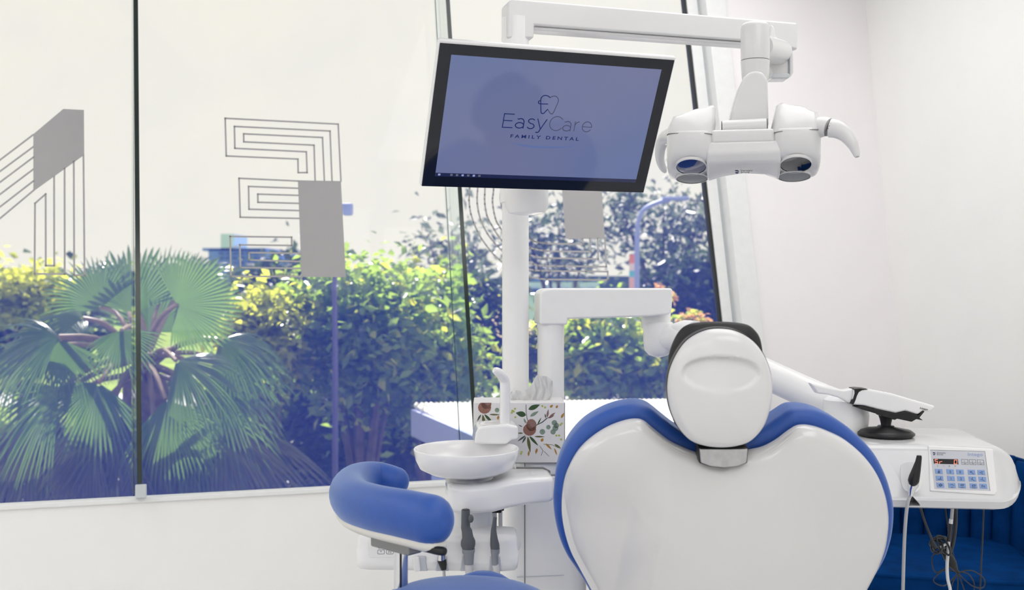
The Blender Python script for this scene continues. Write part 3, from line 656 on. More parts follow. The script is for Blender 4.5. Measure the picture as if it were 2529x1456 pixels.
obj('headrest_pad', dome(ko, ho_c, lambda x, y, d: -.018+.018*math.sqrt(max(0, 1-(1-min(d/.03, 1))**2)), HKi, 14, back=.045, flare=.93), 'blackpad', PC, sharp=75)
sb = [cq(p) for p in ((790, 690), (1036, 690), (1030, 762), (985, 780), (915, 787), (845, 780), (797, 762))]
obj('headrest_bracket', prism(sb, .0, .042, CFm), 'steel', PC, bevel=.003)
sb = [cq(p) for p in ((786, 690), (1042, 690), (1036, 768), (988, 786), (915, 793), (842, 786), (791, 768))]
obj('bracket_recess', prism(sb, .0, .036, CFm), 'black', PC, bevel=.002)
# seat, leg rest and base, hidden behind the backrest from here
bot = CFm @ V((*cq((950, 1900)), -.05))
zs = bot.z
sm = [(v.x*.78, v.y) for v in cr([(-.22, 0, 0), (-.27, .25, 0), (-.24, .6, 0), (-.19, 1.0, 0), (-.15, 1.2, 0), (0, 1.24, 0), (.15, 1.2, 0), (.19, 1.0, 0), (.24, .6, 0), (.27, .25, 0), (.22, 0, 0), (0, -.03, 0)], 60, True)]
SM = Matrix.Translation((bot.x, bot.y-.02, zs))
obj('seat_cushion', prism(sm, -.02, .06, SM), 'blue', PC, bevel=.025, seg=4)
obj('seat_shell', prism([(x*.97, y*.98+.01) for x, y in sm], -.07, -.02, SM), 'shell', PC, bevel=.02)
obj('base_column', prism(rr(-.11, .11, .25, .6, .05), -(zs-.05), -.07, SM), 'white', PC, bevel=.01)
obj('base_plate', prism(rr(-.24, .24, .0, .95, .08), -zs, -(zs-.05), SM), 'greyl', PC, bevel=.01)
# ================================================================ STOOL
sp0 = P(992, 1456, 1.97); sp0.z = 0
S = thing('stool', 'blue saddle stool with a curved blue arm support on a chrome pole', 'stool', V((-.12, 1.98, 0)))
ap = cr([P(978, 1188, 2.31), P(930, 1181, 2.32), P(884, 1190, 2.27), P(862, 1213, 2.17), P(878, 1238, 2.06), P(930, 1256, 1.98), P(1000, 1270, 1.92), P(1064, 1284, 1.885)], 40)
rad = [.029+.010*math.sin(PI/2*min(1, i/18))+.0035*i/39 for i in range(40)]
# rounded ends
def capends(path, rad, n=6):
    t0 = (path[0]-path[1]).normalized(); t1 = (path[-1]-path[-2]).normalized()
    pa = [path[0]+t0*rad[0]*math.cos(PI/2*q/n) for q in range(n)]; ra_ = [max(.001, rad[0]*math.sin(PI/2*q/n)) for q in range(n)]
    pb = [path[-1]+t1*rad[-1]*math.sin(PI/2*q/n) for q in range(1, n+1)]; rb_ = [max(.001, rad[-1]*math.cos(PI/2*q/n)) for q in range(1, n+1)]
    return pa+path+pb, ra_+rad+rb_
pp, rr_ = capends(ap, rad)
obj('arm_pad', tube(pp, rr_, 28, flat=1.08, up=(0, 0, 1)), 'blue', S, sharp=85)
bp2, br2 = capends([p+V((0, 0, -.033-.008*(i/39))) for i, p in enumerate(ap)][4:], [r*.70 for r in rad][4:])
obj('arm_pad_base', tube(bp2, br2, 20, flat=.55, up=(0, 0, 1)), 'cream', S, sharp=85)
KB = fr(P(978, 1336, 1.93), V((.74, -.67, 0)), z=V((0, 0, 1)))
obj('clamp_block', box((0, 0, 0), (.105, .035, .030), KB), 'alu', S, bevel=.004)
obj('lever', tube(cr([P(1028, 1352, 1.89), P(1048, 1353, 1.87), P(1075, 1358, 1.86), P(1100, 1361, 1.85)], 10), [.005, .0055, .006, .006, .0065, .007, .0075, .008, .008, .006], 12), 'black', S)
obj('lever_pivot', sphere(P(1040, 1350, 1.885), (.012, .012, .007)), 'black', S)
pt = P(990, 1348, 1.94); pr = 17.5*1.94/FPX
obj('pole', tube([V((pt.x, pt.y, .33)), pt], pr, 24), 'chrome', S)
obj('pole_groove', tube([V((pt.x+.001, pt.y-pr*.93, .33)), pt+V((.001, -pr*.93, -.005))], .0022, 8), 'black', S)
# saddle seat
sc = P(1150, 1432, 1.93)
sez = sc.z
def blob(c, rx, ry, rz, pw=2.4, n=40, nv=16, bottom=.35):
    rings = []
    for j in range(1, nv):
        a = PI*j/nv; zz = math.cos(a); s = abs(math.sin(a))**(2/pw)
        z = rz*zz if zz > 0 else rz*bottom*zz
        rings.append([V((c[0]+rx*s*math.cos(2*PI*q/n), c[1]+ry*s*math.sin(2*PI*q/n), c[2]+z)) for q in range(n)])
    return loft(rings)
obj('saddle_seat', blob((P(1150, 0, 1.93).x, 1.90, sez-.075), .185, .16, .075, 3.0), 'blue', S, sharp=85)
hz = P(1196, 1406, 2.10).z
obj('saddle_horn', blob((P(1194, 0, 2.10).x, 2.09, hz-.11), .092, .06, .11, 2.2), 'blue', S, sharp=85)
obj('seat_pan', lathe([(.10, -.05), (.15, -.03), (.16, 0)], m=Matrix.Translation((P(1150, 0, 1.93).x, 1.92, sez-.10))), 'greyl', S)
bx = P(1150, 0, 1.93).x
obj('gas_lift', tube([V((bx, 1.94, .08)), V((bx, 1.94, sez-.13))], .025, 20), 'chrome', S)
obj('arm_bracket', tube([V((pt.x, pt.y, .34)), V((bx, 1.94, .36))], .014, 12), 'alu', S)
for i in range(5):
    a = 2*PI*i/5+.3; e = V((bx+.27*math.cos(a), 1.94+.27*math.sin(a), .085))
    obj('base_leg', tube([V((bx, 1.94, .11)), e], [.022, .014], 12), 'chrome', S)
    cst = obj('castor', lathe([(.008, -.012), (.026, -.011), (.027, 0), (.026, .011), (.008, .012)], 20, fr(e-V((0, 0, .057)), V((0, 0, 1)), z=V((math.sin(a), -math.cos(a), 0)))), 'black', S)
# ================================================================ TISSUE BOX
TF = vframe(1282, 1060, 2.63, .02)
tl, tb_ = on(1169, 994, TF), on(1395, 1129, TF)
X0, X1, Y1, Y0 = tl[0], tb_[0], tl[1], tb_[1]
zt2 = zt+.0005
dY = zt2-(TF @ V((0, Y0, 0))).z
Y0 += dY
TB_ = thing('tissue_box', 'white tissue box printed with banksia flowers and leaves on the unit', 'tissue box', TF @ V(((X0+X1)/2, Y0, -.06)))
M['card'] = mat('white_card', (.78, .77, .78), .5)
obj('carton', prism([(X0, Y0), (X1, Y0), (X1, Y1), (X0, Y1)], -.12, 0, TF), 'card', TB_, bevel=.0015, seg=2)
ft = M['card']
def pm(n, c): M[n] = mat('print_'+n, c, .5, noise=.15, scale=250)
pm('banksia', (.28, .13, .10)); pm('dgreen', (.035, .085, .03)); pm('olive', (.11, .12, .035)); pm('sage', (.22, .30, .24)); pm('ochre', (.45, .22, .04)); pm('lime', (.45, .50, .12)); pm('slate', (.08, .10, .09)); pm('mauve', (.26, .15, .14))
PFm = TF
def tq(p): q = on(1150+p[0]*.1648, 900+p[1]*.1648, TF); return q
def inb(q): return X0+.001 < q[0] < X1-.001 and Y0+.001 < q[1] < Y1-.001
prints = []
def pleaf(k_, a, b_, wd, layer=1):
    a = V((*tq(a), 0)); b_ = V((*tq(b_), 0)); t = b_-a; nn = V((-t.y, t.x, 0)).normalized(); n = 8
    L = [a+t*(i/n)+nn*wd*.1648*.00101*math.sin(PI*min(1, (i/n)**.8)) for i in range(n+1)]
    R = [a+t*(i/n)-nn*wd*.1648*.00101*math.sin(PI*min(1, (i/n)**.8)) for i in range(n-1, 0, -1)]
    q = [(min(max(p.x, X0), X1), min(max(p.y, Y0), Y1)) for p in L+R]
    prints.append((k_, prism(q, .0001, .0002+.0001*layer, PFm)))
def pline(k_, pts, wd):
    q = [tq(p) for p in pts]; g_ = strokes([q], wd*.1648*.00101, PFm @ Matrix.Translation((0, 0, .0001)), .0002); prints.append((k_, g_))
def pdot(k_, c, r, ry=None, layer=2):
    c = tq(c); r *= .1648*.00101; ry = r if ry is None else ry*.1648*.00101
    q = [(min(max(c[0]+r*math.cos(2*PI*i/14), X0), X1), min(max(c[1]+ry*math.sin(2*PI*i/14), Y0), Y1)) for i in range(14)]
    prints.append((k_, prism(q, .0001, .0002+.0001*layer, PFm)))
for dx, dy in ((0, 0), (-675, -330)):
    sfx = lambda p: (p[0]+dx, p[1]+dy)
    pdot('banksia', sfx((958, 972)), 98, 92, 3); pdot('banksia', sfx((985, 905)), 78, 92, 3); pdot('mauve', sfx((1000, 885)), 42, 55, 4)
    for a, b_, wd, kk in (((900, 1060), (775, 1150), 14, 'slate'), ((905, 1075), (845, 1180), 14, 'slate'), ((930, 1075), (970, 1320), 24, 'olive'), ((955, 1070), (1090, 1215), 20, 'dgreen'), ((1030, 1075), (1190, 1080), 12, 'olive'), ((860, 1025), (770, 1025), 10, 'olive'), ((850, 930), (790, 900), 8, 'slate'), ((905, 880), (870, 800), 14, 'sage')):
        if tq(sfx(b_))[0] > X0 and tq(sfx(a))[0] > X0: pleaf(kk, sfx(a), sfx(b_), wd)
for a, b_, wd, kk in (((905, 755), (750, 720), 42, 'dgreen'), ((940, 670), (1115, 598), 36, 'dgreen'), ((965, 775), (1095, 695), 24, 'sage'), ((1075, 900), (1135, 790), 10, 'dgreen'), ((1220, 790), (1240, 665), 16, 'mauve'), ((1250, 790), (1345, 715), 16, 'mauve'), ((1230, 800), (1330, 760), 14, 'mauve'), ((1200, 800), (1190, 730), 10, 'slate'), ((1265, 640), (1310, 600), 18, 'ochre'), ((1355, 650), (1380, 605), 16, 'ochre'), ((1430, 800), (1475, 720), 18, 'ochre'), ((1200, 1180), (1290, 1270), 16, 'ochre'), ((1330, 1190), (1430, 1250), 16, 'olive'), ((1330, 1250), (1370, 1360), 12, 'ochre'), ((1070, 1250), (1050, 1340), 16, 'ochre'), ((940, 1370), (950, 1280), 14, 'ochre'), ((1130, 1150), (1165, 1100), 22, 'ochre'), ((480, 820), (495, 760), 16, 'ochre'), ((820, 1300), (860, 1310), 12, 'lime')):
    pleaf(kk, a, b_, wd)
pline('slate', [(905, 600), (908, 720), (920, 800), (935, 850)], 8); pline('slate', [(1060, 905), (1150, 860), (1220, 800)], 14)
pline('slate', [(1110, 1215), (1160, 1290), (1130, 1360)], 6); pline('olive', [(1170, 1190), (1300, 1200), (1420, 1260)], 6); pline('slate', [(1180, 1300), (1250, 1370)], 5)
for c, r in (((1330, 870), 42), ((1345, 950), 45), ((1310, 1005), 40), ((1150, 1005), 42), ((1240, 935), 34), ((1360, 910), 40), ((470, 680), 34)): pdot('sage', c, r)
for c in ((700, 690), (740, 660), (745, 785), (690, 720), (1150, 620), (1190, 640), (1420, 900), (1440, 880), (1400, 1060), (1430, 1120), (830, 1330), (720, 700), (1360, 1060)): pdot('lime', c, 16)
for k_, g_ in prints: obj('printed_'+{'banksia': 'flower', 'mauve': 'bud', 'ochre': 'blossom', 'lime': 'berry', 'sage': 'round_leaf', 'slate': 'twig', 'dgreen': 'leaf', 'olive': 'frond'}[k_], g_, k_, TB_, smooth=False)
obj('carton_edge', strokes([[(X1, Y0), (X1, Y1)], [(X0, Y0), (X1, Y0)]], .0016, TF @ Matrix.Translation((0, 0, .0002)), .0002), 'inkg', TB_, smooth=False)
# side print
obj('side_marbling', strokes([[(-.03, Y0+.03), (-.05, Y0+.08), (-.04, Y1-.01)], [(-.07, Y0+.02), (-.06, Y0+.07), (-.08, Y1-.03)], [(-.10, Y0+.04), (-.09, Y0+.09)]], .004, TF @ fr((X1+.0003, 0, 0), (0, 0, 1), y=(0, 1, 0)), .0002), 'sage', TB_, smooth=False)
# tissue: crumpled sheet
tp = [[(1262, 968), (1275, 962), (1292, 965), (1312, 950), (1322, 930), (1333, 926), (1352, 930), (1365, 940)],
      [(1258, 978), (1274, 973), (1295, 976), (1316, 964), (1327, 950), (1340, 946), (1355, 950), (1366, 960)],
      [(1262, 988), (1278, 985), (1298, 987), (1315, 980), (1326, 972), (1342, 968), (1356, 972), (1364, 978)],
      [(1284, 995), (1292, 994), (1302, 995), (1312, 993), (1322, 992), (1334, 992), (1346, 993), (1356, 994)]]
rows = []
for j, row in enumerate(tp):
    rows.append([v+V((0, .008*math.sin(i*1.15+j*1.7)+.003*math.sin(i*2.6), 0)) for i, v in enumerate(cr([P(x, y, 2.69) for x, y in row], 28))])
cols = []
for i in range(28): cols.append(cr([rows[j][i] for j in range(4)], 14))
gv = [p for c in cols for p in c]; gf = [(i*14+j, i*14+j+1, (i+1)*14+j+1, (i+1)*14+j) for i in range(27) for j in range(13)]
obj('tissue', G().add(gv, gf), 'tissue', TB_, sharp=180)
# ================================================================ ASSISTANT CONSOLE
AB = thing('assistant_console', 'low white instrument holder with keypad below the spittoon', 'instrument holder', P(1080, 1400, 2.40))
AQ = vframe(1080, 1355, 2.40, .03)
def asec(px, t, b_, z0, z1):
    a = on(px, t, AQ); c = on(px, b_, AQ)
    return [V((a[0], y, z)) for z, y in ((z0, a[1]), (z1-.012, a[1]), (z1-.004, a[1]-.004), (z1, a[1]-.02), (z1+.004, c[1]+.030), (z1+.012, c[1]+.022), (z1+.012, c[1]+.006), (z1+.004, c[1]), (z0, c[1]))]
obj('holder_body', loft([asec(882, 1334, 1384, -.05, .0), asec(885, 1322, 1393, -.06, .009), asec(893, 1315, 1398, -.07, .014), asec(915, 1312, 1400, -.07, .016), asec(1000, 1312, 1401, -.07, .016), asec(1240, 1316, 1404, -.07, .016), asec(1270, 1318, 1402, -.07, .014), asec(1277, 1324, 1397, -.06, .009), asec(1280, 1336, 1388, -.05, .0)], m=AQ), 'white', AB, sharp=55)
KQ = AQ @ Matrix.Translation((0, 0, .0225))
def kq(px, py): return on(px, py, KQ)
a_, c_ = kq(912, 1330), kq(985, 1376)
obj('keypad_plate', prism(rr(a_[0], c_[0], c_[1], a_[1], .004), -.004, 0, KQ), 'white2', AB, bevel=.001)
def keyoutline(px, py, w_, h_, s=None):
    a = kq(px-w_/2, py-h_/2); c = kq(px+w_/2, py+h_/2); q = rr(a[0], c[0], c[1], a[1], .0025, 3); q.append(q[0])
    kb = obj('key', strokes([q], .0009, KQ, .0004), 'inkg', AB, smooth=False)
    if s: text('key_mark', s, .008, KQ @ Matrix.Translation((kq(px, py)[0], kq(px, py)[1]-.0028, .0001)), 'inkg', kb, align='CENTER')
keyoutline(942, 1348, 17, 10, 'o'); keyoutline(962, 1348, 17, 10, 'o'); keyoutline(941, 1362, 17, 10, '*'); keyoutline(963, 1362, 17, 10, 'Fn')
for i, px in enumerate((1040, 1092, 1153, 1223)):
    q = [kq(px-17, 1408), kq(px+17, 1408), kq(px+12, 1372), kq(px-12, 1372)]
    obj('notch_shade_block', prism(q, -.02, .0295, AQ), 'panel', AB, bevel=.003)  # raised grey block put in for the shade inside each notch
obj('holder_tongue', prism([kq(*p) for p in ((1020, 1372), (1036, 1372), (1040, 1404), (1035, 1408), (1024, 1408))], .0, .034, AQ), 'white', AB, bevel=.003)
obj('support_arm', tube([P(1230, 1350, 2.46), P(1262, 1340, 2.60)], .026, 16), 'white', AB)
# instruments in the holder
def hand(name, label, cat, prof, px0, d, m, base, group=None):
    """stack of (px, py, radius px) from top to bottom"""
    t = thing(name, label, cat, P(px0, base, d), group); return t
h1 = hand('suction_handpiece', 'thick dark grey suction handpiece with open nozzle in the holder', 'suction handpiece', 0, 1155, 2.36, 0, 1400, 'suction handpieces')
pts = [(1150, 1258, 10.5), (1150, 1290, 11), (1150, 1302, 11.5), (1153, 1310, 13), (1155, 1325, 14), (1156, 1335, 18), (1156, 1345, 18), (1157, 1354, 15)]
obj('nozzle', tube([P(x, y, 2.36) for x, y, r in pts], [r*2.36/FPX for x, y, r in pts], 20), 'grey', h1, sharp=60)
obj('nozzle_opening', tube([P(1150, 1259.5, 2.36), P(1150, 1256.5, 2.36)], 8.5*2.36/FPX, 18), 'black', h1)
obj('slider', sphere(P(1163, 1280, 2.345), (.006, .006, .009)), 'grey', h1)
pts = [(1157, 1354, 16), (1157, 1362, 16), (1158, 1368, 13), (1158, 1392, 11.5)]
obj('coupling', tube([P(x, y, 2.36) for x, y, r in pts], [r*2.36/FPX for x, y, r in pts], 20), 'greyl', h1, sharp=60)
obj('hose', tube(cr([P(1158, 1390, 2.36), P(1159, 1420, 2.37), P(1165, 1500, 2.45), P(1190, 1570, 2.58)], 12), 10*2.36/FPX, 14), 'hosew', h1)
h2 = hand('suction_handpiece', 'slim dark grey saliva ejector handpiece in the holder, nearer the cabinet', 'suction handpiece', 0, 1225, 2.36, 0, 1400, 'suction handpieces')
pts = [(1223, 1276, 4.5), (1221, 1290, 5), (1219, 1310, 7), (1220, 1330, 9.5), (1222, 1345, 11.5), (1223, 1355, 11)]
obj('nozzle', tube([P(x, y, 2.36) for x, y, r in pts], [r*2.36/FPX for x, y, r in pts], 18), 'grey', h2, sharp=60)
pts = [(1223, 1354, 11.5), (1223, 1364, 11), (1222, 1370, 9), (1223, 1394, 8)]
obj('coupling', tube([P(x, y, 2.36) for x, y, r in pts], [r*2.36/FPX for x, y, r in pts], 18), 'greyl', h2, sharp=60)
obj('hose', tube(cr([P(1223, 1392, 2.36), P(1228, 1420, 2.37), P(1235, 1500, 2.45), P(1250, 1570, 2.58)], 12), 8*2.36/FPX, 14), 'hosew', h2)
h3 = hand('air_water_syringe', 'chrome and black syringe hanging in the holder beside the stool pole', 'syringe', 0, 1090, 2.36, 0, 1410)
pts = [(1092, 1335, 7.5), (1091, 1382, 11)]
obj('sleeve', tube([P(x, y, 2.36) for x, y, r in pts], [r*2.36/FPX for x, y, r in pts], 18), 'chrome', h3)
obj('collar', tube([P(1091, 1382, 2.36), P(1094, 1393, 2.36), P(1096, 1406, 2.36)], [.0105, .009, .006], 16), 'black', h3)
obj('hose', tube(cr([P(1096, 1404, 2.36), P(1099, 1440, 2.37), P(1110, 1520, 2.45), P(1180, 1600, 2.58)], 12), .0033, 10), 'hose', h3)
# ================================================================ DELIVERY CONSOLE
CO = P(2250, 1100, 2.32)
ya = math.radians(-6)
CM = fr(CO, V((math.cos(ya), math.sin(ya), 0)), z=V((0, 0, 1)))        # x right, y away, z up
DC = thing('delivery_console', 'white instrument console with blue keypad at the end of the arm', 'instrument console', CM @ V((0, .1, -.14)))
prof = [(.30, -.004), (.30, -.020), (.26, -.085), (.05, -.136), (.00, -.137), (-.034, -.128), (-.040, -.112), (-.032, -.106), (-.006, -.012), (.004, -.002), (.02, 0), (.28, .001)]
def csec(x, s, yb=1.0):
    cy, cz = .10, -.066
    return [V((x, cy+(y-cy)*(1 if yb == 1 else yb), cz+(z-cz)*s)) for y, z in prof]
xe = .2265; R_ = .052
rings = [csec(-.225, .55, .9), csec(-.222, .8, .95), csec(-.21, .95), csec(-.19, 1), csec(-.06, 1), csec(.06, 1)]
for q in range(0, 9):
    a = PI/2*q/8; rings.append(csec(xe-R_+R_*math.sin(a), max(.12, .12+.88*math.cos(a)), .80+.20*math.cos(a)))
CBODY = obj('console_body', loft(rings, m=CM), 'whitec', DC, sharp=50)
# face plane of the front
fp0 = CM @ V((0, -.006, -.012)); fp1 = CM @ V((0, -.032, -.106)); fup = (fp0-fp1).normalized()
FPm = fr(fp0+V((0, 0, 0)), CM.col[0].to_3d(), y=fup)
def fq(px, py, F=FPm): return on(px, py, F)
bz = [fq(*p) for p in ((2292, 1100), (2452, 1108), (2462, 1214), (2456, 1222), (2296, 1212))]
obj('keypad_bezel', prism(bz, -.006, .003, FPm), 'white', DC, bevel=.0025)
FQ = FPm @ Matrix.Translation((0, 0, .003))
def fk(p): return on(2280+p[0]*.11674, 1090+p[1]*.11674, FQ)
pn = obj('keypad_panel', prism([fk(p) for p in ((150, 178), (1303, 205), (1412, 1038), (238, 998))], 0, .0006, FQ), 'panel', DC, smooth=False)
obj('panel_shadow_line', strokes([[fk((150, 178)), fk((1303, 205)), fk((1412, 1038))]], .0008, FQ, .0007), 'inkg', pn, smooth=False)
FK = FQ @ Matrix.Translation((0, 0, .0006))
def skew(cx, cy, w_, h_): 
    return [fk((cx+a*w_/2+b_*h_*.06, cy+b_*h_/2+a*w_*.02)) for a, b_ in ((-1, -1), (1, -1), (1, 1), (-1, 1))]
marks = {(0, 0): [[(0, -30), (0, 30), (-18, 30), (-18, 0), (18, 0), (18, 30), (0, 30)]], (0, 3): [[(-35, -10), (5, -18)], [(-30, 0), (0, 5), (40, 35)]], (0, 4): [[(-5, -18), (35, -12)], [(-35, 5), (0, 5), (30, 35)]],
         (1, 0): [[(-40, 15), (-15, 25), (10, 20), (25, -30)], [(0, 20), (40, 22)]], (1, 3): [[(-35, -5), (0, 15), (40, 38)], [(0, -35), (0, 0)]], (1, 4): [[(-35, 0), (0, 12), (40, 38)], [(0, -5), (0, -38)]],
         (2, 0): [[(-35, 0), (0, -28), (35, 0), (0, 28), (-35, 0), (35, 0)]], (2, 1): [[(-40, -10), (0, -18), (40, 5)], [(-20, 40), (20, 40)]], (2, 2): [[(-25, 5), (-25, -25), (25, -25), (25, 5), (-25, 5)], [(-30, 42), (40, 42)]], (2, 3): [[(-30, 10), (-20, -20), (35, -20), (28, 10), (-30, 10)], [(-35, 42), (40, 42)]]}
for r_, (row, y0_) in enumerate((((328, 570, 778, 1020, 1225), 630), ((345, 585, 797, 1040, 1248), 773), ((362, 605, 817, 1060, 1268), 918))):
    for c_i, cx in enumerate(row):
        cy = y0_+(cx-328)*.024
        kb = obj('key', prism(skew(cx, cy, 158, 102), 0, .0012, FK), 'key', pn, bevel=.0008, seg=2)
        tx_ = {(0, 1): 'S', (0, 2): '0', (1, 1): '1', (1, 2): '2', (2, 4): 'Fn'}.get((r_, c_i))
        FT = FK @ Matrix.Translation((0, 0, .0012))
        if tx_: c0 = fk((cx, cy+28)); text('key_mark', tx_, .0078, FT @ Matrix.Translation((c0[0], c0[1], 0)), 'ink', kb, align='CENTER')
        else: obj('key_mark', strokes([[fk((cx+x, cy+y)) for x, y in L] for L in marks[(r_, c_i)]], .0009, FT, .0003), 'ink', kb, smooth=False)
for cx, cy, s_ in ((878, 428, '1'), (1045, 433, '2'), (1212, 438, '3')):
    q = skew(cx, cy, 135, 105); kb = obj('function_key', strokes([q+[q[0]], [fk((cx-62, cy+12)), fk((cx+64, cy+15))]], .0007, FK, .0003), 'inkg', pn, smooth=False)
    c0 = fk((cx-8, cy+2)); text('key_mark', s_, .005, FK @ Matrix.Translation((c0[0], c0[1], 0)), 'inkg', kb, align='CENTER')
    obj('key_mark', strokes([[fk((cx-15, cy+35)), fk((cx+25, cy+36))]], .0010, FK, .0003), 'inkg', kb, smooth=False)
dp = obj('display', prism([fk(p) for p in ((213, 362), (730, 372), (745, 480), (225, 465))], 0, .0006, FK), 'black', pn, smooth=False)
M['led'] = mat('led_red', (.5, .1, .06), .4, emit=(1.0, .30, .20, .9), noise=0)
FD = FK @ Matrix.Translation((0, 0, .0006))
def seg(L): return [[fk(p) for p in l] for l in L]
obj('display_digits', strokes(seg([[(298, 378), (245, 378), (250, 415), (300, 418), (303, 460), (252, 458)]]), .0012, FD, .0003), 'led', dp, smooth=False)
obj('display_digits', strokes(seg([[(342, 462), (345, 428), (392, 420)]]), .0012, FD, .0003), 'led', dp, smooth=False)
obj('display_digits', strokes(seg([[(655, 388), (710, 388), (710, 472), (650, 470), (655, 388)]]), .0012, FD, .0003), 'led', dp, smooth=False)
for cx, s_ in ((305, 'c'), (430, '~'), (552, 'o'), (675, 'x')):
    c0 = fk((cx, 530)); text('panel_mark', s_, .006, FK @ Matrix.Translation((c0[0], c0[1], 0)), 'inkg', pn, align='CENTER')
c0 = fk((935, 300)); text('panel_text', 'Intego', .0105, FK @ Matrix.Translation((c0[0], c0[1], 0)), 'inkb', pn, off=-.0001, sx=1.22)
c0 = fk((285, 250)); text('panel_text', 'Dentsply', .0048, FK @ Matrix.Translation((c0[0], c0[1], 0)), 'inkg', pn, sx=1.1)
c0 = fk((285, 285)); text('panel_text', 'Sirona', .0048, FK @ Matrix.Translation((c0[0], c0[1], 0)), 'inkg', pn, sx=1.1)
for q in ([(200, 222), (245, 228), (262, 252), (205, 245)], [(205, 262), (258, 262), (240, 285), (212, 284)]): obj('brand_mark', prism([fk(p) for p in q], 0, .0004, FK), 'ink', pn, smooth=False)
# instrument cradle: dished recess and front notch
rcq = [(2224+a, 1147+b_) for a, b_ in ((0, 5), (6, -3), (14, -6), (36, -6), (48, 0), (53, 14), (54, 38), (48, 58), (36, 68), (20, 68), (6, 58), (0, 36))]
obj('cradle', dome([(v.x, v.y) for v in cr([(*fq(*p), 0) for p in rcq], 48, True)], fq(2251, 1180), lambda x, y, d: .0006-.0022*min(1, d/.02), FPm @ Matrix.Translation((0, 0, .002)), 8, back=.004), 'white', DC, sharp=85)
nq = [(2241, 1250), (2245, 1232), (2247, 1226), (2256, 1226), (2272, 1244), (2275, 1250)]
NQ = fr(CM @ V((0, -.042, -.12)), CM.col[0].to_3d(), y=(0, 0, 1))
def cut(o_, g_):
    c_ = obj('cutter', g_, 'white', smooth=False); md = o_.modifiers.new('cut', 'BOOLEAN'); md.object = c_; md.operation = 'DIFFERENCE'; md.solver = 'EXACT'
    bpy.context.view_layer.update(); me = bpy.data.meshes.new_from_object(o_.evaluated_get(bpy.context.evaluated_depsgraph_get()))
    o_.modifiers.clear(); o_.data = me; me.materials.clear(); me.materials.append(M['whitec']); bpy.data.objects.remove(c_)
cut(CBODY, prism([on(*p, NQ) for p in nq], -.06, .03, NQ))
# ---- instrument in the cradle
HP = thing('instrument_handpiece', 'tapered black handpiece standing in the console cradle', 'handpiece', P(2252, 1222, 2.265))
pts = [(2270, 1124, 5.5), (2270, 1128, 6.5), (2268, 1140, 7.5), (2263, 1160, 10.5), (2258, 1178, 13), (2256, 1187, 13.5), (2255, 1195, 10), (2255.5, 1203, 1.5)]
obj('grip', tube([P(x, y, 2.262) for x, y, r in pts], [r*2.262/FPX for x, y, r in pts], 20), 'black', HP, sharp=70)
pts = [(2256, 1185, 14), (2255, 1198, 13), (2252, 1208, 9), (2249, 1224, 5)]
obj('chrome_sleeve', tube([P(x, y, 2.268) for x, y, r in pts], [r*2.262/FPX for x, y, r in pts], 20), 'chrome', HP, sharp=70)
obj('hose', tube(cr([P(2249, 1222, 2.27), P(2242, 1240, 2.27), P(2237, 1280, 2.28), P(2233, 1350, 2.3), P(2230, 1460, 2.34), P(2228, 1560, 2.4)], 20), 4.2*2.28/FPX, 12), 'hose', HP)
# ---- loose hoses and cables below the console
def cable(name, label, path, d, rpx, m, parts=(), group='hoses below the console'):
    pts = [P(*p) if len(p) == 3 else P(p[0], p[1], d) for p in path]
    return obj(name, tube(cr(pts, 8*len(pts)), rpx*d/FPX, 10), m, label=label, cat='cable', group=group)
cable('hose', 'black twin hose slanting from the console cradle to the coiled cable', [(2262, 1232), (2272, 1250), (2285, 1290), (2302, 1332), (2312, 1352)], 2.33, 3.2, 'hoseb')
H5 = thing('hose', 'clear grey hose with a dark sleeve hanging below the keypad', 'cable', P(2340, 1456, 2.36), 'hoses below the console')
obj('tubing', tube(cr([P(x, y, 2.36) for x, y in ((2353, 1246), (2351, 1270), (2349, 1288))], 8), 4*2.36/FPX, 12), 'hose', H5)
obj('ferrule', tube([P(2349, 1281, 2.36), P(2348, 1292, 2.36)], 4.8*2.36/FPX, 12), 'white', H5)
obj('dark_sleeve', tube(cr([P(x, y, 2.36) for x, y in ((2348, 1290), (2346, 1312), (2343, 1336))], 8), 4.4*2.36/FPX, 12), 'hoseb', H5)
obj('tubing', tube(cr([P(x, y, 2.36) for x, y in ((2343, 1335), (2341, 1365), (2339, 1400), (2341, 1430), (2347, 1456), (2360, 1530))], 24), 3.9*2.36/FPX, 12), 'hosew', H5)
cable('hose', 'thick black hose just right of the clear hose below the keypad', [(2360, 1246), (2360, 1280), (2358, 1310), (2352, 1345), (2342, 1375), (2340, 1392)], 2.39, 5, 'hoseb')
cable('cable', 'thin black cable hanging straight down at the right under the console', [(2430, 1246), (2427, 1320), (2423, 1400), (2420, 1470), (2418, 1560)], 2.40, 2.0, 'hoseb')
cable('cable', 'thin black cable between the two hoses under the console', [(2334, 1246), (2338, 1280), (2344, 1320), (2352, 1360), (2366, 1410)], 2.42, 1.8, 'hoseb')
CC = thing('coiled_cable', 'bundle of black cable coiled and tied below the console', 'cable', P(2345, 1456, 2.38), 'hoses below the console')
for i, (cx, cy, a, b_, rot) in enumerate(((2318, 1338, 22, 13, -.3), (2321, 1345, 20, 17, .5), (2330, 1342, 24, 10, .9), (2326, 1349, 26, 9, .75), (2314, 1350, 14, 16, .2), (2335, 1350, 22, 8, 1.1))):
    lp_ = [P(cx+a*math.cos(t)*math.cos(rot)-b_*math.sin(t)*math.sin(rot), cy+a*math.cos(t)*math.sin(rot)+b_*math.sin(t)*math.cos(rot), 2.375+.012*math.sin(t+i)-.004*i) for t in [2*PI*q/24 for q in range(25)]]
    obj('cable_loop', tube(lp_, 2.6*2.38/FPX, 8), 'hoseb', CC)
obj('cable_tie', tube([P(2322, 1350, 2.36), P(2338, 1342, 2.36)], .003, 8), 'hosew', CC)
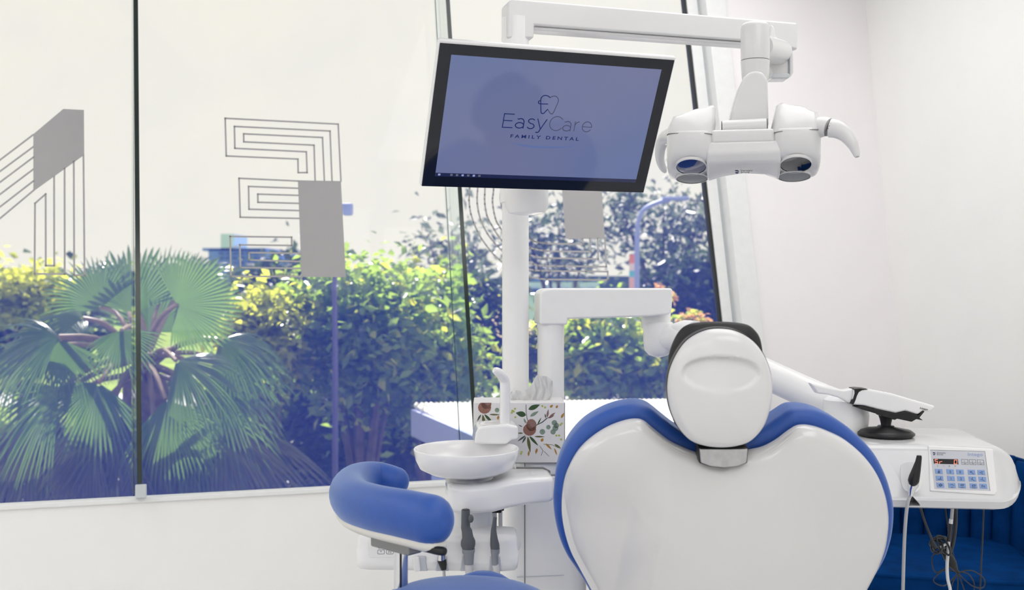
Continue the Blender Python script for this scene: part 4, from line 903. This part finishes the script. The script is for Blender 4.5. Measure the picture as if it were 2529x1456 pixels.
obj('cable_bundle', tube(cr([P(2330, 1352, 2.375), P(2340, 1372, 2.375), P(2350, 1388, 2.375), P(2360, 1405, 2.375), P(2367, 1414, 2.375)], 14), [.010]*4+[.011]*4+[.009, .007, .005, .004, .004, .004], 10), 'black', CC)
for i, L in enumerate(([(2366, 1412), (2340, 1400), (2310, 1412), (2302, 1375), (2322, 1365), (2345, 1372)], [(2366, 1412), (2330, 1408), (2305, 1432), (2330, 1446), (2352, 1430), (2366, 1414)], [(2366, 1412), (2400, 1408), (2430, 1428), (2428, 1450), (2400, 1445), (2366, 1414)], [(2366, 1412), (2390, 1416), (2406, 1440), (2404, 1470)], [(2366, 1412), (2352, 1440), (2346, 1470)], [(2366, 1412), (2366, 1440), (2364, 1470)], [(2366, 1412), (2376, 1440), (2386, 1470)])):
    obj('cable_loop', tube(cr([P(x, y, 2.385+.004*i) for x, y in L], 26), 1.5*2.38/FPX, 7), 'hoseb', CC)
# ================================================================ SCANNER AND STAND
stz = CM @ V((0, .13, .001))
sd = .361*FPX/(1075-690)                                   # depth where the console top is seen at y=1075
SG = thing('scanner_stand', 'black round-footed cradle stand on top of the console', 'stand', P(2188, 1068, 2.46))
zc = CM.translation.z+.0012
sxx = (2188-CX)/FPX*2.46
SMx = Matrix.Translation((sxx, 2.46, zc))
obj('foot', lathe([(.058, 0), (.064, .004), (.064, .008), (.056, .014), (.02, .021), (.018, .024)], 48, SMx), 'black', SG, sharp=60)
ztop = P(2188, 1024, 2.46).z-zc
obj('stem', lathe([(.0115, .018), (.0115, ztop*.55), (.014, ztop*.8), (.019, ztop+.004)], 24, SMx), 'black', SG)
SF = vframe(2188, 1010, 2.46, .04)
def sq(px, py): return on(1980+px*.14235, 920+py*.14235, SF)
cr_pts = [(900, 582), (960, 562), (1040, 562), (1300, 630), (1580, 690), (1750, 652), (1970, 720), (2050, 640), (2075, 650), (1985, 760), (2050, 810), (1930, 785), (1850, 832), (1600, 778), (1560, 800), (1340, 740), (1320, 715), (1000, 620)]
obj('cradle', prism([sq(*p) for p in cr_pts], -.016, .020, SF), 'black', SG, bevel=.0025)
SN = thing('intraoral_scanner', 'white handheld scanner resting on the black stand, tip pointing left', 'scanner', P(2195, 1010, 2.46))
bd = [(868, 262), (1100, 268), (1500, 340), (2280, 565), (2190, 665), (2060, 640), (1965, 718), (1750, 650), (1580, 688), (1300, 628), (1040, 560), (830, 535)]
obj('scanner_body', prism([sq(*p) for p in bd], -.020, .018, SF), 'white2', SN, bevel=.006, seg=4)
tp_ = [(120, 165), (430, 245), (700, 290), (868, 262), (860, 400), (818, 530), (640, 430), (430, 372), (240, 350)]
obj('scanner_tip', prism([sq(*p) for p in tp_], -.014, .012, SF), 'white', SN, bevel=.005, seg=3)
bk_ = [(870, 262), (960, 256), (1100, 266), (1000, 285), (940, 320), (910, 380), (880, 470), (845, 540), (815, 522), (850, 430), (872, 340)]
obj('black_collar', prism([sq(*p) for p in bk_], -.0205, .0192, SF), 'black', SN, bevel=.001)
c0 = sq(1985, 608); a_ = sq(2180, 645)
TR = SF @ Matrix.Translation((c0[0], c0[1], .0184)) @ Matrix.Rotation(math.atan2(a_[1]-c0[1], a_[0]-c0[0]), 4, 'Z')
text('brand_text', '3shape', .0062, TR, 'inkg', SN, sx=1.15)
# ================================================================ BLUE VELVET CHAIR
VB = P(2312, 1440, 3.45); VB.z = 0
VC = thing('velvet_chair', 'royal blue velvet tub chair with channelled back and brass legs', 'chair', VB)
VY = math.radians(-14)
VM = Matrix.Translation(VB) @ Matrix.Rotation(VY, 4, 'Z')       # local -y faces the camera
zs0, zs1 = .33, .405
so_ = [(v.x, v.y) for v in cr([(-.27, .24, 0), (-.295, 0, 0), (-.29, -.2, 0), (-.25, -.265, 0), (-.1, -.285, 0), (.1, -.285, 0), (.25, -.265, 0), (.29, -.2, 0), (.295, 0, 0), (.27, .24, 0), (.1, .285, 0), (-.1, .285, 0)], 60, True)]
obj('seat', prism([(x*.96, y*.96) for x, y in so_], zs0, zs1, VM), 'velvet', VC, bevel=.022, seg=4)
obj('piping', tube([VM @ V((x*.955, y*.955, zs1-.012)) for x, y in so_]+[VM @ V((so_[0][0]*.955, so_[0][1]*.955, zs1-.012))], .007, 10), 'velvet', VC)
obj('seat_apron', prism([(x*.94, y*.94) for x, y in so_], zs0-.045, zs0+.02, VM), 'velvet', VC, bevel=.012)
# back: vertical channels around the rear
NCH = 16
outer = []
for i in range(NCH+1):
    a = math.radians(-18+216*i/NCH); outer.append((a, .325*math.cos(a), .305*math.sin(a)))
for i in range(NCH):
    a0, a1 = outer[i][0], outer[i+1][0]; am = (a0+a1)/2
    top = .715-.15*abs((i+.5)/NCH*2-1)**3.0
    c0 = V((.325*math.cos(am), .305*math.sin(am), 0)); nn = V((math.cos(am), math.sin(am), 0)); tt = V((-math.sin(am), math.cos(am), 0))
    hw = (V(outer[i][1:]+(0,))-V(outer[i+1][1:]+(0,))).length/2
    rings = []
    for z, s in ((zs0-.05, .9), (zs0-.03, 1), (zs1+.1, 1.0), (top-.05, 1.0), (top-.02, .92), (top-.004, .65), (top, .3)):
        fl = .02*(z-zs0)/.4
        rings.append([VM @ (c0+nn*(fl+(.026*s*math.cos(t)))+tt*(hw*1.02*math.sin(t)*1.0*(1 if s > .9 else .97))+V((0, 0, z))) for t in [2*PI*q/14 for q in range(14)]])
    obj('back_channel', loft(rings), 'velvet', VC, sharp=85)
shellp = []
rings = []
for z, rr0 in ((zs0-.04, 1.06), (.5, 1.10), (.62, 1.12)):
    ring = [VM @ V((x*rr0, y*rr0, z+(0 if z < .6 else .09-.15*abs(i/NCH*2-1)**3))) for i, (a, x, y) in enumerate(outer)]
    ring += [VM @ V((x*(rr0+.05), y*(rr0+.05), z+(0 if z < .6 else .09-.15*abs(i/NCH*2-1)**3))) for i, (a, x, y) in reversed(list(enumerate(outer)))]
    rings.append(ring)
obj('back_shell', loft(rings), 'velvet', VC, sharp=60)
obj('side_tag', box(VM @ V((.312, -.085, .43)), (.012, .012, .03)), 'black', VC)
for sx_, sy_ in ((-.22, -.2), (.22, -.2), (.2, .2), (-.2, .2)):
    obj('leg', tube([VM @ V((sx_*1.1, sy_*1.1, 0)), VM @ V((sx_, sy_, zs0-.04))], [.010, .016], 16), 'gold', VC)
    
# ================================================================ OUTSIDE
GZ = -3.3
M['lawn'] = mat('lawn', (.17, .24, .03), .9, spec=.1, noise=.35, scale=.35)
M['pave'] = mat('pavement', (.22, .20, .18), .8, noise=.12, scale=1.5)
M['earth'] = mat('earth_bank', (.52, .40, .20), .9, noise=.2, scale=.8)
M['conc'] = mat('concrete', (.50, .50, .50), .8)
M['roofm'] = mat('white_roof_sheet', (.86, .85, .82), .5, noise=.01)
M['fascia'] = mat('fascia_blue', (.36, .40, .72), .5)
M['bark'] = mat('bark', (.10, .075, .06), .9, noise=.4, scale=12)
M['barkp'] = mat('palm_bark', (.20, .14, .09), .9, noise=.4, scale=20)
M['petiole'] = mat('petiole', (.20, .14, .07), .35, spec=.7, noise=.2, scale=20)
M['metalb'] = mat('pole_paint_blue', (.30, .36, .70), .4)
M['metalp'] = mat('pole_paint_purple', (.10, .09, .22), .5)
M['bhaze'] = mat('tower_wall_hazed', (.16, .27, .72), .6); M['bpale'] = mat('tower_plant_room', (.55, .72, .85), .6); M['bwin'] = mat('tower_window', (.05, .10, .35), .2); M['bgrey'] = mat('block_wall', (.36, .33, .42), .7)  # tower blue is distance haze put into the wall colour
M['palm'] = leafmat('palm_leaf', (.03, .08, .035), (.05, .10, .03), (.20, .37, .045), .9, rough=.22, tfac=.42)
M['palmdry'] = leafmat('palm_leaf_old', (.05, .06, .045), (.09, .085, .06), (.10, .11, .05), .3, rough=.4, tfac=.2)
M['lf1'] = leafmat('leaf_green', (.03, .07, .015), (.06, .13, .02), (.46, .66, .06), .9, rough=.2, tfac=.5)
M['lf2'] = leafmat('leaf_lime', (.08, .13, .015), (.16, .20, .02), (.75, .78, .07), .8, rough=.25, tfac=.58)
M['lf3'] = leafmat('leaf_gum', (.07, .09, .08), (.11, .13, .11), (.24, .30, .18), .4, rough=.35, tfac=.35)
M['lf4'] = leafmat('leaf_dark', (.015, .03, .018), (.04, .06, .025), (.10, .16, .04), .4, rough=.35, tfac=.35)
M['lfo'] = leafmat('leaf_orange', (.45, .18, .06), (.55, .35, .10), (.75, .40, .14), .4, rough=.4, tfac=.5)
o = obj('ground', box((0, 150, GZ-.1), (600, 340, .2)), 'lawn', smooth=False); st(o)
o = obj('ground_paving', box((-2, 14.5, GZ+.02), (60, 25, .04)), 'pave', smooth=False); st(o)
o = obj('ground_bank', G().add([(-4, 62, GZ), (60, 62, GZ), (60, 78, GZ+2.2), (-4, 78, GZ+2.2), (-4, 80, GZ), (60, 80, GZ)], [(0, 1, 2, 3), (3, 2, 5, 4), (0, 3, 4), (1, 5, 2)]), 'earth', smooth=False); st(o)
o = obj('ground_path', box((5, 40, GZ+.03), (60, 4, .06)), 'conc', smooth=False); st(o)
# unseen slab above the window, added to keep the sun out of the room
st(obj('sun_block_slab', rbox(SL-1.2, SR+1.2, .42, 2.3, 3.35, 3.5), 'frame', smooth=False))
# ---------------- foliage
def leaves(centers, spread, n, size, asp=.55):
    """n folded two-triangle leaves scattered around clump centres"""
    C = np.array(centers); k_ = rng.integers(0, len(C), n)
    p = C[k_, :3]+rng.normal(size=(n, 3))*(C[k_, 3:4]*spread)
    d = rng.normal(size=(n, 3)); d[:, 2] = d[:, 2]*.5-.35; d /= np.linalg.norm(d, axis=1)[:, None]
    u = rng.normal(size=(n, 3)); u[:, 2] += .8; sd_ = np.cross(d, u); sd_ /= np.linalg.norm(sd_, axis=1)[:, None]; up_ = np.cross(sd_, d)
    L = size*(.6+.8*rng.random(n))[:, None]; W_ = L*asp*.5
    v = np.stack([p, p+d*L*.5+sd_*W_+up_*L*.10, p+d*L, p+d*L*.5-sd_*W_+up_*L*.10], 1).reshape(-1, 3)
    return v, n
def foliage(name, parent, cl_, spread, n, size, m, asp=.55):
    v, n = leaves(cl_, spread, n, size, asp); off = np.array(OFF[parent.name])
    me = bpy.data.meshes.new(name); me.vertices.add(4*n); me.vertices.foreach_set('co', (v-off).ravel().astype(np.float32))
    idx = (np.arange(n)[:, None]*4+np.array([0, 1, 2, 0, 2, 3])[None]).ravel()
    me.loops.add(6*n); me.loops.foreach_set('vertex_index', idx.astype(np.int32))
    me.polygons.add(2*n); me.polygons.foreach_set('loop_start', np.arange(0, 6*n, 3, dtype=np.int32)); me.polygons.foreach_set('loop_total', np.full(2*n, 3, np.int32))
    me.update(calc_edges=True); me.validate(); me.materials.append(M[m])
    o_ = bpy.data.objects.new(name, me); COL.objects.link(o_); o_.parent = parent; o_['kind'] = 'stuff'; OFF[o_.name] = OFF[parent.name]; return o_
def clumps(blobs, per, cs_):
    """clump centres on the shells of ellipsoids: blob = (centre, rx, ry, rz)"""
    out = []
    for c, rx, ry, rz in blobs:
        for _ in range(per):
            d = rng.normal(size=3); d /= np.linalg.norm(d); r_ = .55+.45*rng.random()**.6
            out.append((c[0]+d[0]*rx*r_, c[1]+d[1]*ry*r_, c[2]+d[2]*rz*r_, cs_*(.6+.8*rng.random())))
    return out
def tree(name, label, blobs, base, m, n, size, per=40, cs_=.25, trunk=.12, cat='tree', group='trees outside the window', m2=None, n2=0, asp=.55, bark='bark'):
    t = thing(name, label, cat, base, group)
    b0 = V(base); tops = [V(b[0]) for b in blobs]; mid = sum(tops, V((0, 0, 0)))/len(tops)
    fork = b0.lerp(mid, .55)
    obj('trunk', tube([b0, b0.lerp(fork, .5)+V((.05, 0, 0)), fork], [trunk, trunk*.8, trunk*.65], 8), bark, t)
    cl_ = clumps(blobs, per, cs_)
    for q in tops[:10]: obj('branch', tube([fork, fork.lerp(q, .5)+V((0, 0, .1)), q], [trunk*.55, trunk*.35, trunk*.12], 6), bark, t)
    foliage('foliage', t, cl_, 1.0, n, size, m, asp)
    if m2: foliage('new_growth', t, cl_[::3], 1.0, n2, size, m2, asp)
    return t
def bl(px, py, d, rpx, rypx=None, rd=None):
    s_ = d/FPX; return (tuple(P(px, py, d)), rpx*s_, rd or rpx*s_, (rypx or rpx)*s_)
def gb(px, d): p = P(px, 700, d); return (p.x, p.y, GZ)
tree('broadleaf_tree', 'glossy green broadleaf tree in the middle of the view, tallest behind the pole', [bl(880, 760, 10, 85, 80), bl(800, 790, 10.2, 90, 75), bl(960, 790, 10, 95, 80), bl(870, 880, 10.2, 110, 90), bl(980, 900, 10.4, 90, 90)], gb(890, 10.2), 'lf1', 8500, .115, 46, .17, m2='lf2', n2=1600)
tree('broadleaf_tree', 'green broadleaf tree whose right side meets the slanted glass fin', [bl(1060, 770, 11, 75, 60), bl(1090, 900, 11, 60, 80), bl(1010, 960, 10.8, 90, 80), bl(1050, 840, 11.2, 80, 70)], gb(1050, 11), 'lf1', 6000, .115, 40, .17, m2='lf2', n2=1400)
tree('shrub_tree', 'bright lime bushy tree just right of the palm', [bl(660, 815, 9.6, 60, 55), bl(620, 790, 9.7, 40, 40), bl(700, 850, 9.8, 50, 50)], gb(670, 9.8), 'lf2', 3600, .10, 34, .13)
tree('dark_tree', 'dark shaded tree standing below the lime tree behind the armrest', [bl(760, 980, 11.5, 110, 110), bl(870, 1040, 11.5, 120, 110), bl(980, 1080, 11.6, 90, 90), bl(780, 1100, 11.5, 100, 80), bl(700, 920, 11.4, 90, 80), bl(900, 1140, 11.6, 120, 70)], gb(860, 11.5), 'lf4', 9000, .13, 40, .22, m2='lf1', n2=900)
tree('dark_tree', 'dense dark tree on the skyline between blue tower and green tree', [bl(670, 725, 40, 60, 45), bl(720, 710, 40, 40, 40), bl(630, 740, 41, 40, 35)], gb(680, 40), 'lf4', 2600, .42, 36, .5)
tree('round_shrub', 'yellow-green shrub behind the instrument arm post', [bl(1500, 870, 14, 95, 75), bl(1450, 900, 14, 60, 70), bl(1570, 900, 14.2, 80, 80), bl(1430, 840, 14, 40, 40), bl(1630, 930, 14.3, 60, 60)], gb(1510, 14), 'lf1', 5200, .15, 40, .20, m2='lf2', n2=2600)
tree('gum_tree', 'tall airy grey-green gum tree at the right, above the street lamp', [bl(1640, 520, 26, 110, 50), bl(1560, 560, 26, 80, 60), bl(1700, 600, 26, 75, 70), bl(1620, 640, 26.5, 90, 50), bl(1530, 490, 27, 70, 40), bl(1735, 520, 26, 50, 50)], gb(1640, 26), 'lf3', 950, .25, 22, .28, trunk=.14, m2='lf4', n2=420, asp=.4)
tree('gum_tree', 'tall airy gum tree between lamp post and monitor column', [bl(1380, 560, 25, 80, 55), bl(1350, 640, 25, 60, 50), bl(1440, 640, 25.5, 80, 45), bl(1310, 590, 25, 40, 60)], gb(1390, 25), 'lf3', 520, .24, 22, .28, trunk=.12, m2='lf4', n2=260, asp=.4)
tree('gum_tree', 'thin sparse gum branch left of the slanted glass fin', [bl(1060, 590, 22, 40, 45), bl(1110, 600, 22, 50, 55), bl(1150, 640, 22, 40, 40), bl(1180, 600, 22, 40, 60)], gb(1130, 22), 'lf3', 230, .24, 9, .26, trunk=.10, asp=.5)
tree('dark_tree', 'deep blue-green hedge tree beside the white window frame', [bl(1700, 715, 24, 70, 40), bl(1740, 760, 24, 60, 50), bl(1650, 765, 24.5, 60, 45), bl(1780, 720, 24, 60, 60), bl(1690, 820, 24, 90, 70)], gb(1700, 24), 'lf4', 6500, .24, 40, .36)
tree('small_tree', 'small leafy tree in the narrow gap between glass fin and lamp post', [bl(1195, 740, 13, 28, 40), bl(1185, 820, 13, 30, 50), bl(1200, 880, 13, 35, 40), bl(1290, 870, 13, 30, 40)], gb(1200, 13), 'lf4', 2400, .12, 30, .14, trunk=.05, m2='lf2', n2=260)
tree('small_tree', 'brown-green tree standing left of the slanted fin on the skyline', [bl(1120, 690, 30, 30, 35), bl(1095, 720, 30, 25, 30)], gb(1110, 30), 'lf4', 800, .3, 26, .35, trunk=.2, m2='lf2', n2=200)
tree('lime_tree', 'sunlit yellow-green tree at the far left edge', [bl(40, 735, 30, 80, 28), bl(110, 725, 30, 55, 22), bl(-30, 740, 30, 60, 30)], gb(50, 30), 'lf2', 3600, .28, 40, .33)
tree('dark_tree', 'dark far tree below the skyline at the left edge', [bl(60, 800, 34, 110, 40), bl(180, 780, 34, 70, 40), bl(-40, 790, 34, 70, 50)], gb(60, 34), 'lf4', 2600, .4, 36, .5)
tree('orange_shrub', 'orange-tipped shrub just above the headrest', [bl(1708, 785, 9, 22, 12), bl(1700, 800, 9, 18, 12)], gb(1708, 9), 'lfo', 110, .07, 14, .025, trunk=.02, cat='shrub', m2='lf2', n2=140)
tree('orange_shrub', 'small orange shrub tip above the end of the swing arm', [bl(1634, 706, 9.5, 11, 5), bl(1655, 730, 9.5, 3, 12)], gb(1640, 9.5), 'lfo', 26, .06, 8, .012, trunk=.010, cat='shrub', m2='lf2', n2=10)
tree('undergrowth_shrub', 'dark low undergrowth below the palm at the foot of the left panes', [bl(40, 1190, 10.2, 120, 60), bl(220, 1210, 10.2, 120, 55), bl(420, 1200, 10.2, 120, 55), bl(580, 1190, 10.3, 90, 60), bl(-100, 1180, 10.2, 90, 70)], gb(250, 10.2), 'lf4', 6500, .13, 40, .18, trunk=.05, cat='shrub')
tree('broadleaf_tree', 'green broadleaf tree left of the palm, mostly outside the frame', [bl(-330, 820, 15, 130, 110), bl(-430, 760, 15.5, 110, 90), bl(-250, 900, 15, 110, 100), bl(-520, 900, 15.5, 140, 120)], gb(-380, 15), 'lf1', 6000, .16, 40, .28, m2='lf2', n2=1200)
tree('dark_tree', 'dark tree far left beyond the frame edge', [bl(-800, 780, 20, 150, 110), bl(-950, 760, 21, 150, 120), bl(-700, 880, 20, 140, 120)], gb(-820, 20), 'lf4', 5000, .24, 40, .4)
# hills on the skyline
for lab, pts_ in (('low blue hill on the skyline at the left', [(-400, 668), (-150, 655), (20, 664), (80, 676), (150, 674), (210, 682), (300, 684), (380, 700)]), ('wooded skyline ridge behind the trees', [(400, 690), (650, 684), (900, 690), (1100, 690), (1400, 680), (1800, 684), (2400, 690)])):
    q = [P(x, y, 190) for x, y in pts_]; n = len(q)
    g = G().add(q+[V((p.x, p.y, GZ)) for p in q]+[V((p.x, p.y+60, GZ)) for p in q], [(i, i+1, n+i+1, n+i) for i in range(n-1)]+[(i+1, i, 2*n+i, 2*n+i+1) for i in range(n-1)])
    M['hill'] = M.get('hill') or mat('hill_woods', (.07, .11, .20), .9, noise=.4, scale=.15)
    st(obj('ground_hill', g, 'hill'))
# ---------------- fan palm
pc = P(352, 905, 8.0)
PA = thing('fan_palm', 'large fan palm close outside the left panes with hanging skirt of old fronds', 'palm', (pc.x, pc.y, GZ))
obj('trunk', tube([V((pc.x, pc.y+.1, GZ)), V((pc.x, pc.y+.05, -1.2)), pc+V((0, .05, -.1))], [.22, .19, .16], 14), 'barkp', PA)
def frond(hx, hy, hd, ax, ay, ad, Rpx, spread, droop=.25, m='palm', nseg=30, face=(0, -1, .25), pet=True, join=.55):
    H = P(hx, hy, hd); R0 = Rpx*hd/FPX
    a = V((ax, ad, -ay)).normalized(); nv = V(face); nv = (nv-a*nv.dot(a)).normalized(); b_ = nv.cross(a)
    g_ = G(); S_ = math.radians(spread); dt = S_/nseg
    fr_ = (.04, .3, .52, .68, .84, 1.0) if join < .7 else (.03, .3, .6, .82, .92, 1.0)
    wf = (1, 1, 1, .72, .42, .03)
    for i in range(nseg):
        th = -S_/2+dt*(i+.5); Ls = R0*(.80+.20*math.cos(th))*(.92+.16*random.random()); dz = droop*(.8+.5*random.random()); tw = random.uniform(-.25, .25)
        v = []
        for f_, w_ in zip(fr_, wf):
            r_ = Ls*f_; d_ = a*math.cos(th)+b_*math.sin(th)
            c_ = H+d_*r_+V((0, 0, -1))*(dz*R0*max(0, f_-.25)**2.2)+nv*(-.10*R0*f_*f_)
            sdv = (b_*math.cos(th)-a*math.sin(th))
            hw = (Ls*min(f_, join)*dt*.52)*w_
            pl = .35*hw
            v += [c_-sdv*hw-nv*pl, c_+nv*pl, c_+sdv*hw-nv*pl*(1+tw)]
        fs = []
        for k_ in range(len(fr_)-1):
            for j in range(2): fs.append((k_*3+j, k_*3+j+1, k_*3+j+4, k_*3+j+3))
        g_.add(v, fs)
    F_ = obj('frond', g_, m, PA, sharp=25)
    if pet:
        q = pc+V((random.uniform(-.08, .08), random.uniform(-.1, .1), random.uniform(-.1, .1)))
        md = q.lerp(H, .55)+V((0, 0, .10)); obj('petiole', tube(cr([q, md, H], 8), [.026-.0016*i for i in range(8)], 8), 'petiole', F_)
    return F_
FL = [(437, 752, 7.2, 1, -.12, -.05, 158, 225, .05, (0.1, -1, -.1)), (330, 770, 8.4, -.1, -1, .1, 175, 150, .12, (0, -1, .2)), (395, 745, 8.6, .35, -1, .1, 150, 150, .12, (0, -1, .2)), (250, 760, 8.3, -.5, -.9, 0, 165, 150, .3, (0, -1, .4)),
      (205, 785, 7.8, -1, .05, -.1, 200, 130, .8, (.1, -.5, 1)), (145, 830, 7.3, -1, .30, -.2, 175, 120, .35, (0, -1, .6)), (150, 838, 7.5, .25, 1, -.1, 150, 110, .3, (.2, -1, .1)), (300, 815, 7.3, .15, .9, -.3, 125, 165, .15, (0, -1, .3)),
      (545, 838, 7.9, .75, .55, -.1, 165, 130, .7, (.2, -.8, .6)), (595, 850, 8.3, 1, .35, 0, 130, 120, .9, (0, -.6, 1)), (435, 890, 7.5, .85, .55, -.2, 185, 120, .6, (0, -.9, .7)), (520, 940, 7.8, .85, .45, -.1, 190, 130, .8, (0, -.8, .8)),
      (410, 985, 7.4, .25, 1, -.1, 190, 110, .3, (.2, -1, .2)), (480, 1000, 7.9, .6, .9, 0, 230, 100, .5, (.2, -1, .2)), (245, 945, 7.5, -.3, .9, -.2, 190, 150, .3, (0, -1, .4)), (150, 960, 7.8, -.8, .6, -.1, 215, 110, .5, (0, -1, .6)),
      (300, 720, 8.8, -.7, -.6, .2, 150, 140, .5, (0, -1, .5)), (470, 700, 8.9, .7, -.7, .2, 120, 140, .4, (0, -1, .4)), (60, 880, 8.4, -.8, .4, .1, 170, 130, .6, (0, -1, .7)), (560, 900, 8.6, .8, .7, .2, 180, 120, .7, (0, -1, .4)),
      (380, 820, 8.9, .1, -1, .2, 190, 170, .1, (0, -1, 0)), (220, 850, 8.7, -.9, .1, .2, 190, 140, .6, (0, -1, .6))]
for i, (hx, hy, hd, ax, ay, ad, Rp, sp_, dr, fc) in enumerate(FL): frond(hx, hy, hd, ax, ay, ad, Rp, sp_, dr, 'palm', 46 if i == 0 else 30, fc, join=.82 if i in (0, 1, 4) else .6)
for i in range(16):
    u = (i+.5)/16; hx = 60+620*u*.9+random.uniform(-25, 25); hy = 1000+60*random.random()+abs(u-.48)*40
    frond(hx, hy, 7.7+.7*random.random(), (u-.5)*1.1, 1, random.uniform(-.1, .1), random.uniform(215, 290), random.uniform(55, 85), .25, 'palmdry', 18, (random.uniform(-.4, .4), -1, .15), pet=i % 2 == 0)
# ---------------- canopy roof next door
RD = thing('canopy_roof', 'white corrugated canopy roof below the window behind the tissue box', 'canopy', (1.5, 12, GZ))
rz_ = .25
c0 = P(1022, 1000, 1.6*FPX/305); c0.z = rz_
def rp_(px, py): d = (CH-rz_)*FPX/(py-HY); q = P(px, py, d); return V((q.x, q.y, rz_))
A_, B_2, C_2 = rp_(1022, 998), rp_(1720, 988), rp_(1250, 1092)
ev = (B_2-A_).normalized(); dv = (C_2-A_)
NC = 60; g = G(); v = []
for i in range(NC*2+1):
    s_ = i/(NC*2); hh = .02*(i % 2); p = A_.lerp(B_2, s_)+V((0, 0, hh)); v += [p, p+dv*1.25+V((0, 0, -.12)), p+V((0, 0, -.02)), p+dv*1.25+V((0, 0, -.14))]
f = []
for i in range(NC*2): k_ = i*4; f += [(k_, k_+1, k_+5, k_+4), (k_+2, k_+6, k_+7, k_+3), (k_, k_+4, k_+6, k_+2), (k_+1, k_+3, k_+7, k_+5)]
f += [(0, 2, 3, 1), (NC*8, NC*8+1, NC*8+3, NC*8+2)]
obj('roof_sheet', G().add(v, f), 'roofm', RD, smooth=False)
F_ = fr(A_+V((0, 0, -.03)), dv, z=V((0, 0, 1)))
obj('fascia_board', box((dv.length*.62, 0, -.12), (dv.length*1.24, .05, .22), F_), 'fascia', RD, smooth=False)
for q in (.14, .95): 
    p = A_+dv*q+ev*.12; obj('post', box((p.x, p.y, (GZ+rz_)/2-.06), (.11, .11, rz_-GZ-.16)), 'fascia', RD, smooth=False)
for q in (.5, .9):
    p = A_.lerp(B_2, q); obj('post', box((p.x, p.y, (GZ+rz_)/2-.06), (.11, .11, rz_-GZ-.16)), 'fascia', RD, smooth=False)
# ---------------- poles, lamp, banner
LPm = thing('street_lamp', 'pale blue curved street lamp in front of the gum trees', 'street lamp', gb(1575, 20))
lq = [P(1572, 900, 20), P(1573, 700, 20), P(1574, 590, 20), P(1577, 545, 20), P(1590, 518, 20), P(1620, 502, 20), P(1655, 492, 20)]
lq = [V((lq[0].x, 20, GZ))]+lq
obj('pole', tube(cr(lq, 40), [.05]*20+[.045]*20, 10), 'metalb', LPm)
obj('lamp_head', box(P(1668, 490, 20), (.5, .18, .07)), 'metalb', LPm, bevel=.02)
PB = thing('utility_pole', 'purple-grey pole with a blue box near the top, before the green tree', 'pole', gb(826, 9))
p9 = P(826, 690, 9)
obj('pole', tube([V((p9.x, 9, GZ)), P(828, 900, 9), P(826, 700, 9), P(838, 508, 9)], [.03, .024, .021, .016], 10), 'metalp', PB)
obj('box', prism([(-.032, -.05), (.032, -.05), (.043, -.035), (.043, .05), (-.043, .05)], -.05, .05, vframe(858, 517, 9)), 'metalb', PB, bevel=.006)
BN = thing('banner_sign', 'tall narrow banner with red, white and teal bands beside the street lamp', 'banner', gb(1560, 21))
for (y0, y1, c) in ((628, 650, (.75, .25, .15)), (650, 668, (.75, .62, .6)), (668, 684, (.15, .5, .6)), (684, 712, (.75, .45, .4))):
    M['ban%d' % y0] = mat('banner_%d' % y0, c, .7)
    a, b_ = P(1554, y0, 21), P(1568, y1, 21); obj('banner_band', box((a+b_)/2, (b_.x-a.x, .03, a.z-b_.z)), 'ban%d' % y0, BN, smooth=False)
a = P(1570, 625, 21); obj('pole', tube([V((a.x, 21.05, GZ)), V((a.x, 21.05, a.z))], .03, 8), 'metalp', BN)
# bench rail and pale walls below
BE = thing('park_railing', 'low dark railing on the paving right of the palm', 'railing', gb(690, 17))
for py in (1165, 1195):
    obj('rail', tube([P(610, py, 17), P(760, py-3, 17)], .03, 8), 'metalp', BE)
for px in (620, 655, 690, 725, 755):
    a = P(px, 1163, 17); obj('rail_post', tube([V((a.x, 17, GZ)), a], .03, 8), 'metalp', BE)
# ---------------- buildings far away
def bldg(name, label, d, parts, wins, base=700):
    q = P(parts[0][1], base, d); t = thing(name, label, 'building', (q.x, d, GZ), 'far buildings')
    for nm, x0, y0, x1, y1, dd, mm in parts:
        a, b_ = P(x0, y0, d), P(x1, y1, d); zb_ = max(GZ, b_.z)
        obj(nm, box(((a.x+b_.x)/2, d+dd/2, (a.z+zb_)/2), (b_.x-a.x, dd, a.z-zb_)), mm, t, smooth=False)
    for x0, y0, x1, y1 in wins:
        a, b_ = P(x0, y0, d-.3), P(x1, y1, d-.3); obj('window', box(((a.x+b_.x)/2, d-.1, (a.z+b_.z)/2), (b_.x-a.x, .4, a.z-b_.z)), 'bwin', t, smooth=False)
wn_ = [(x, y, x+11, y+5) for y in (622, 634, 646, 658) for x in range(540, 650, 17)]+[(x, y, x+10, y+5) for y in (650, 662) for x in (660, 674)]
bldg('tower_building', 'multi-storey tower tinted haze blue, with pale plant room, behind the numeral', 150, [('tower', 515, 615, 660, 760, 20, 'bhaze'), ('wing', 655, 640, 682, 760, 18, 'bhaze'), ('plant_room', 545, 577, 576, 618, 8, 'bpale'), ('roof_slab', 500, 612, 655, 619, 20, 'bhaze')], wn_)
bldg('apartment_block', 'small grey-mauve block on the skyline left of the slanted fin', 120, [('block', 946, 660, 1048, 760, 14, 'bgrey'), ('roof_step', 975, 652, 1030, 662, 10, 'bgrey')], [(x, y, x+9, y+6) for y in (667, 680) for x in range(952, 1040, 16)])
bldg('park_building', 'pale low building glimpsed under the gum trees beside the lamp post', 60, [('hall', 1300, 694, 1480, 790, 8, 'bpale'), ('roof', 1296, 688, 1484, 696, 9, 'bhaze')], [(x, 712, x+22, 728) for x in range(1310, 1460, 36)])
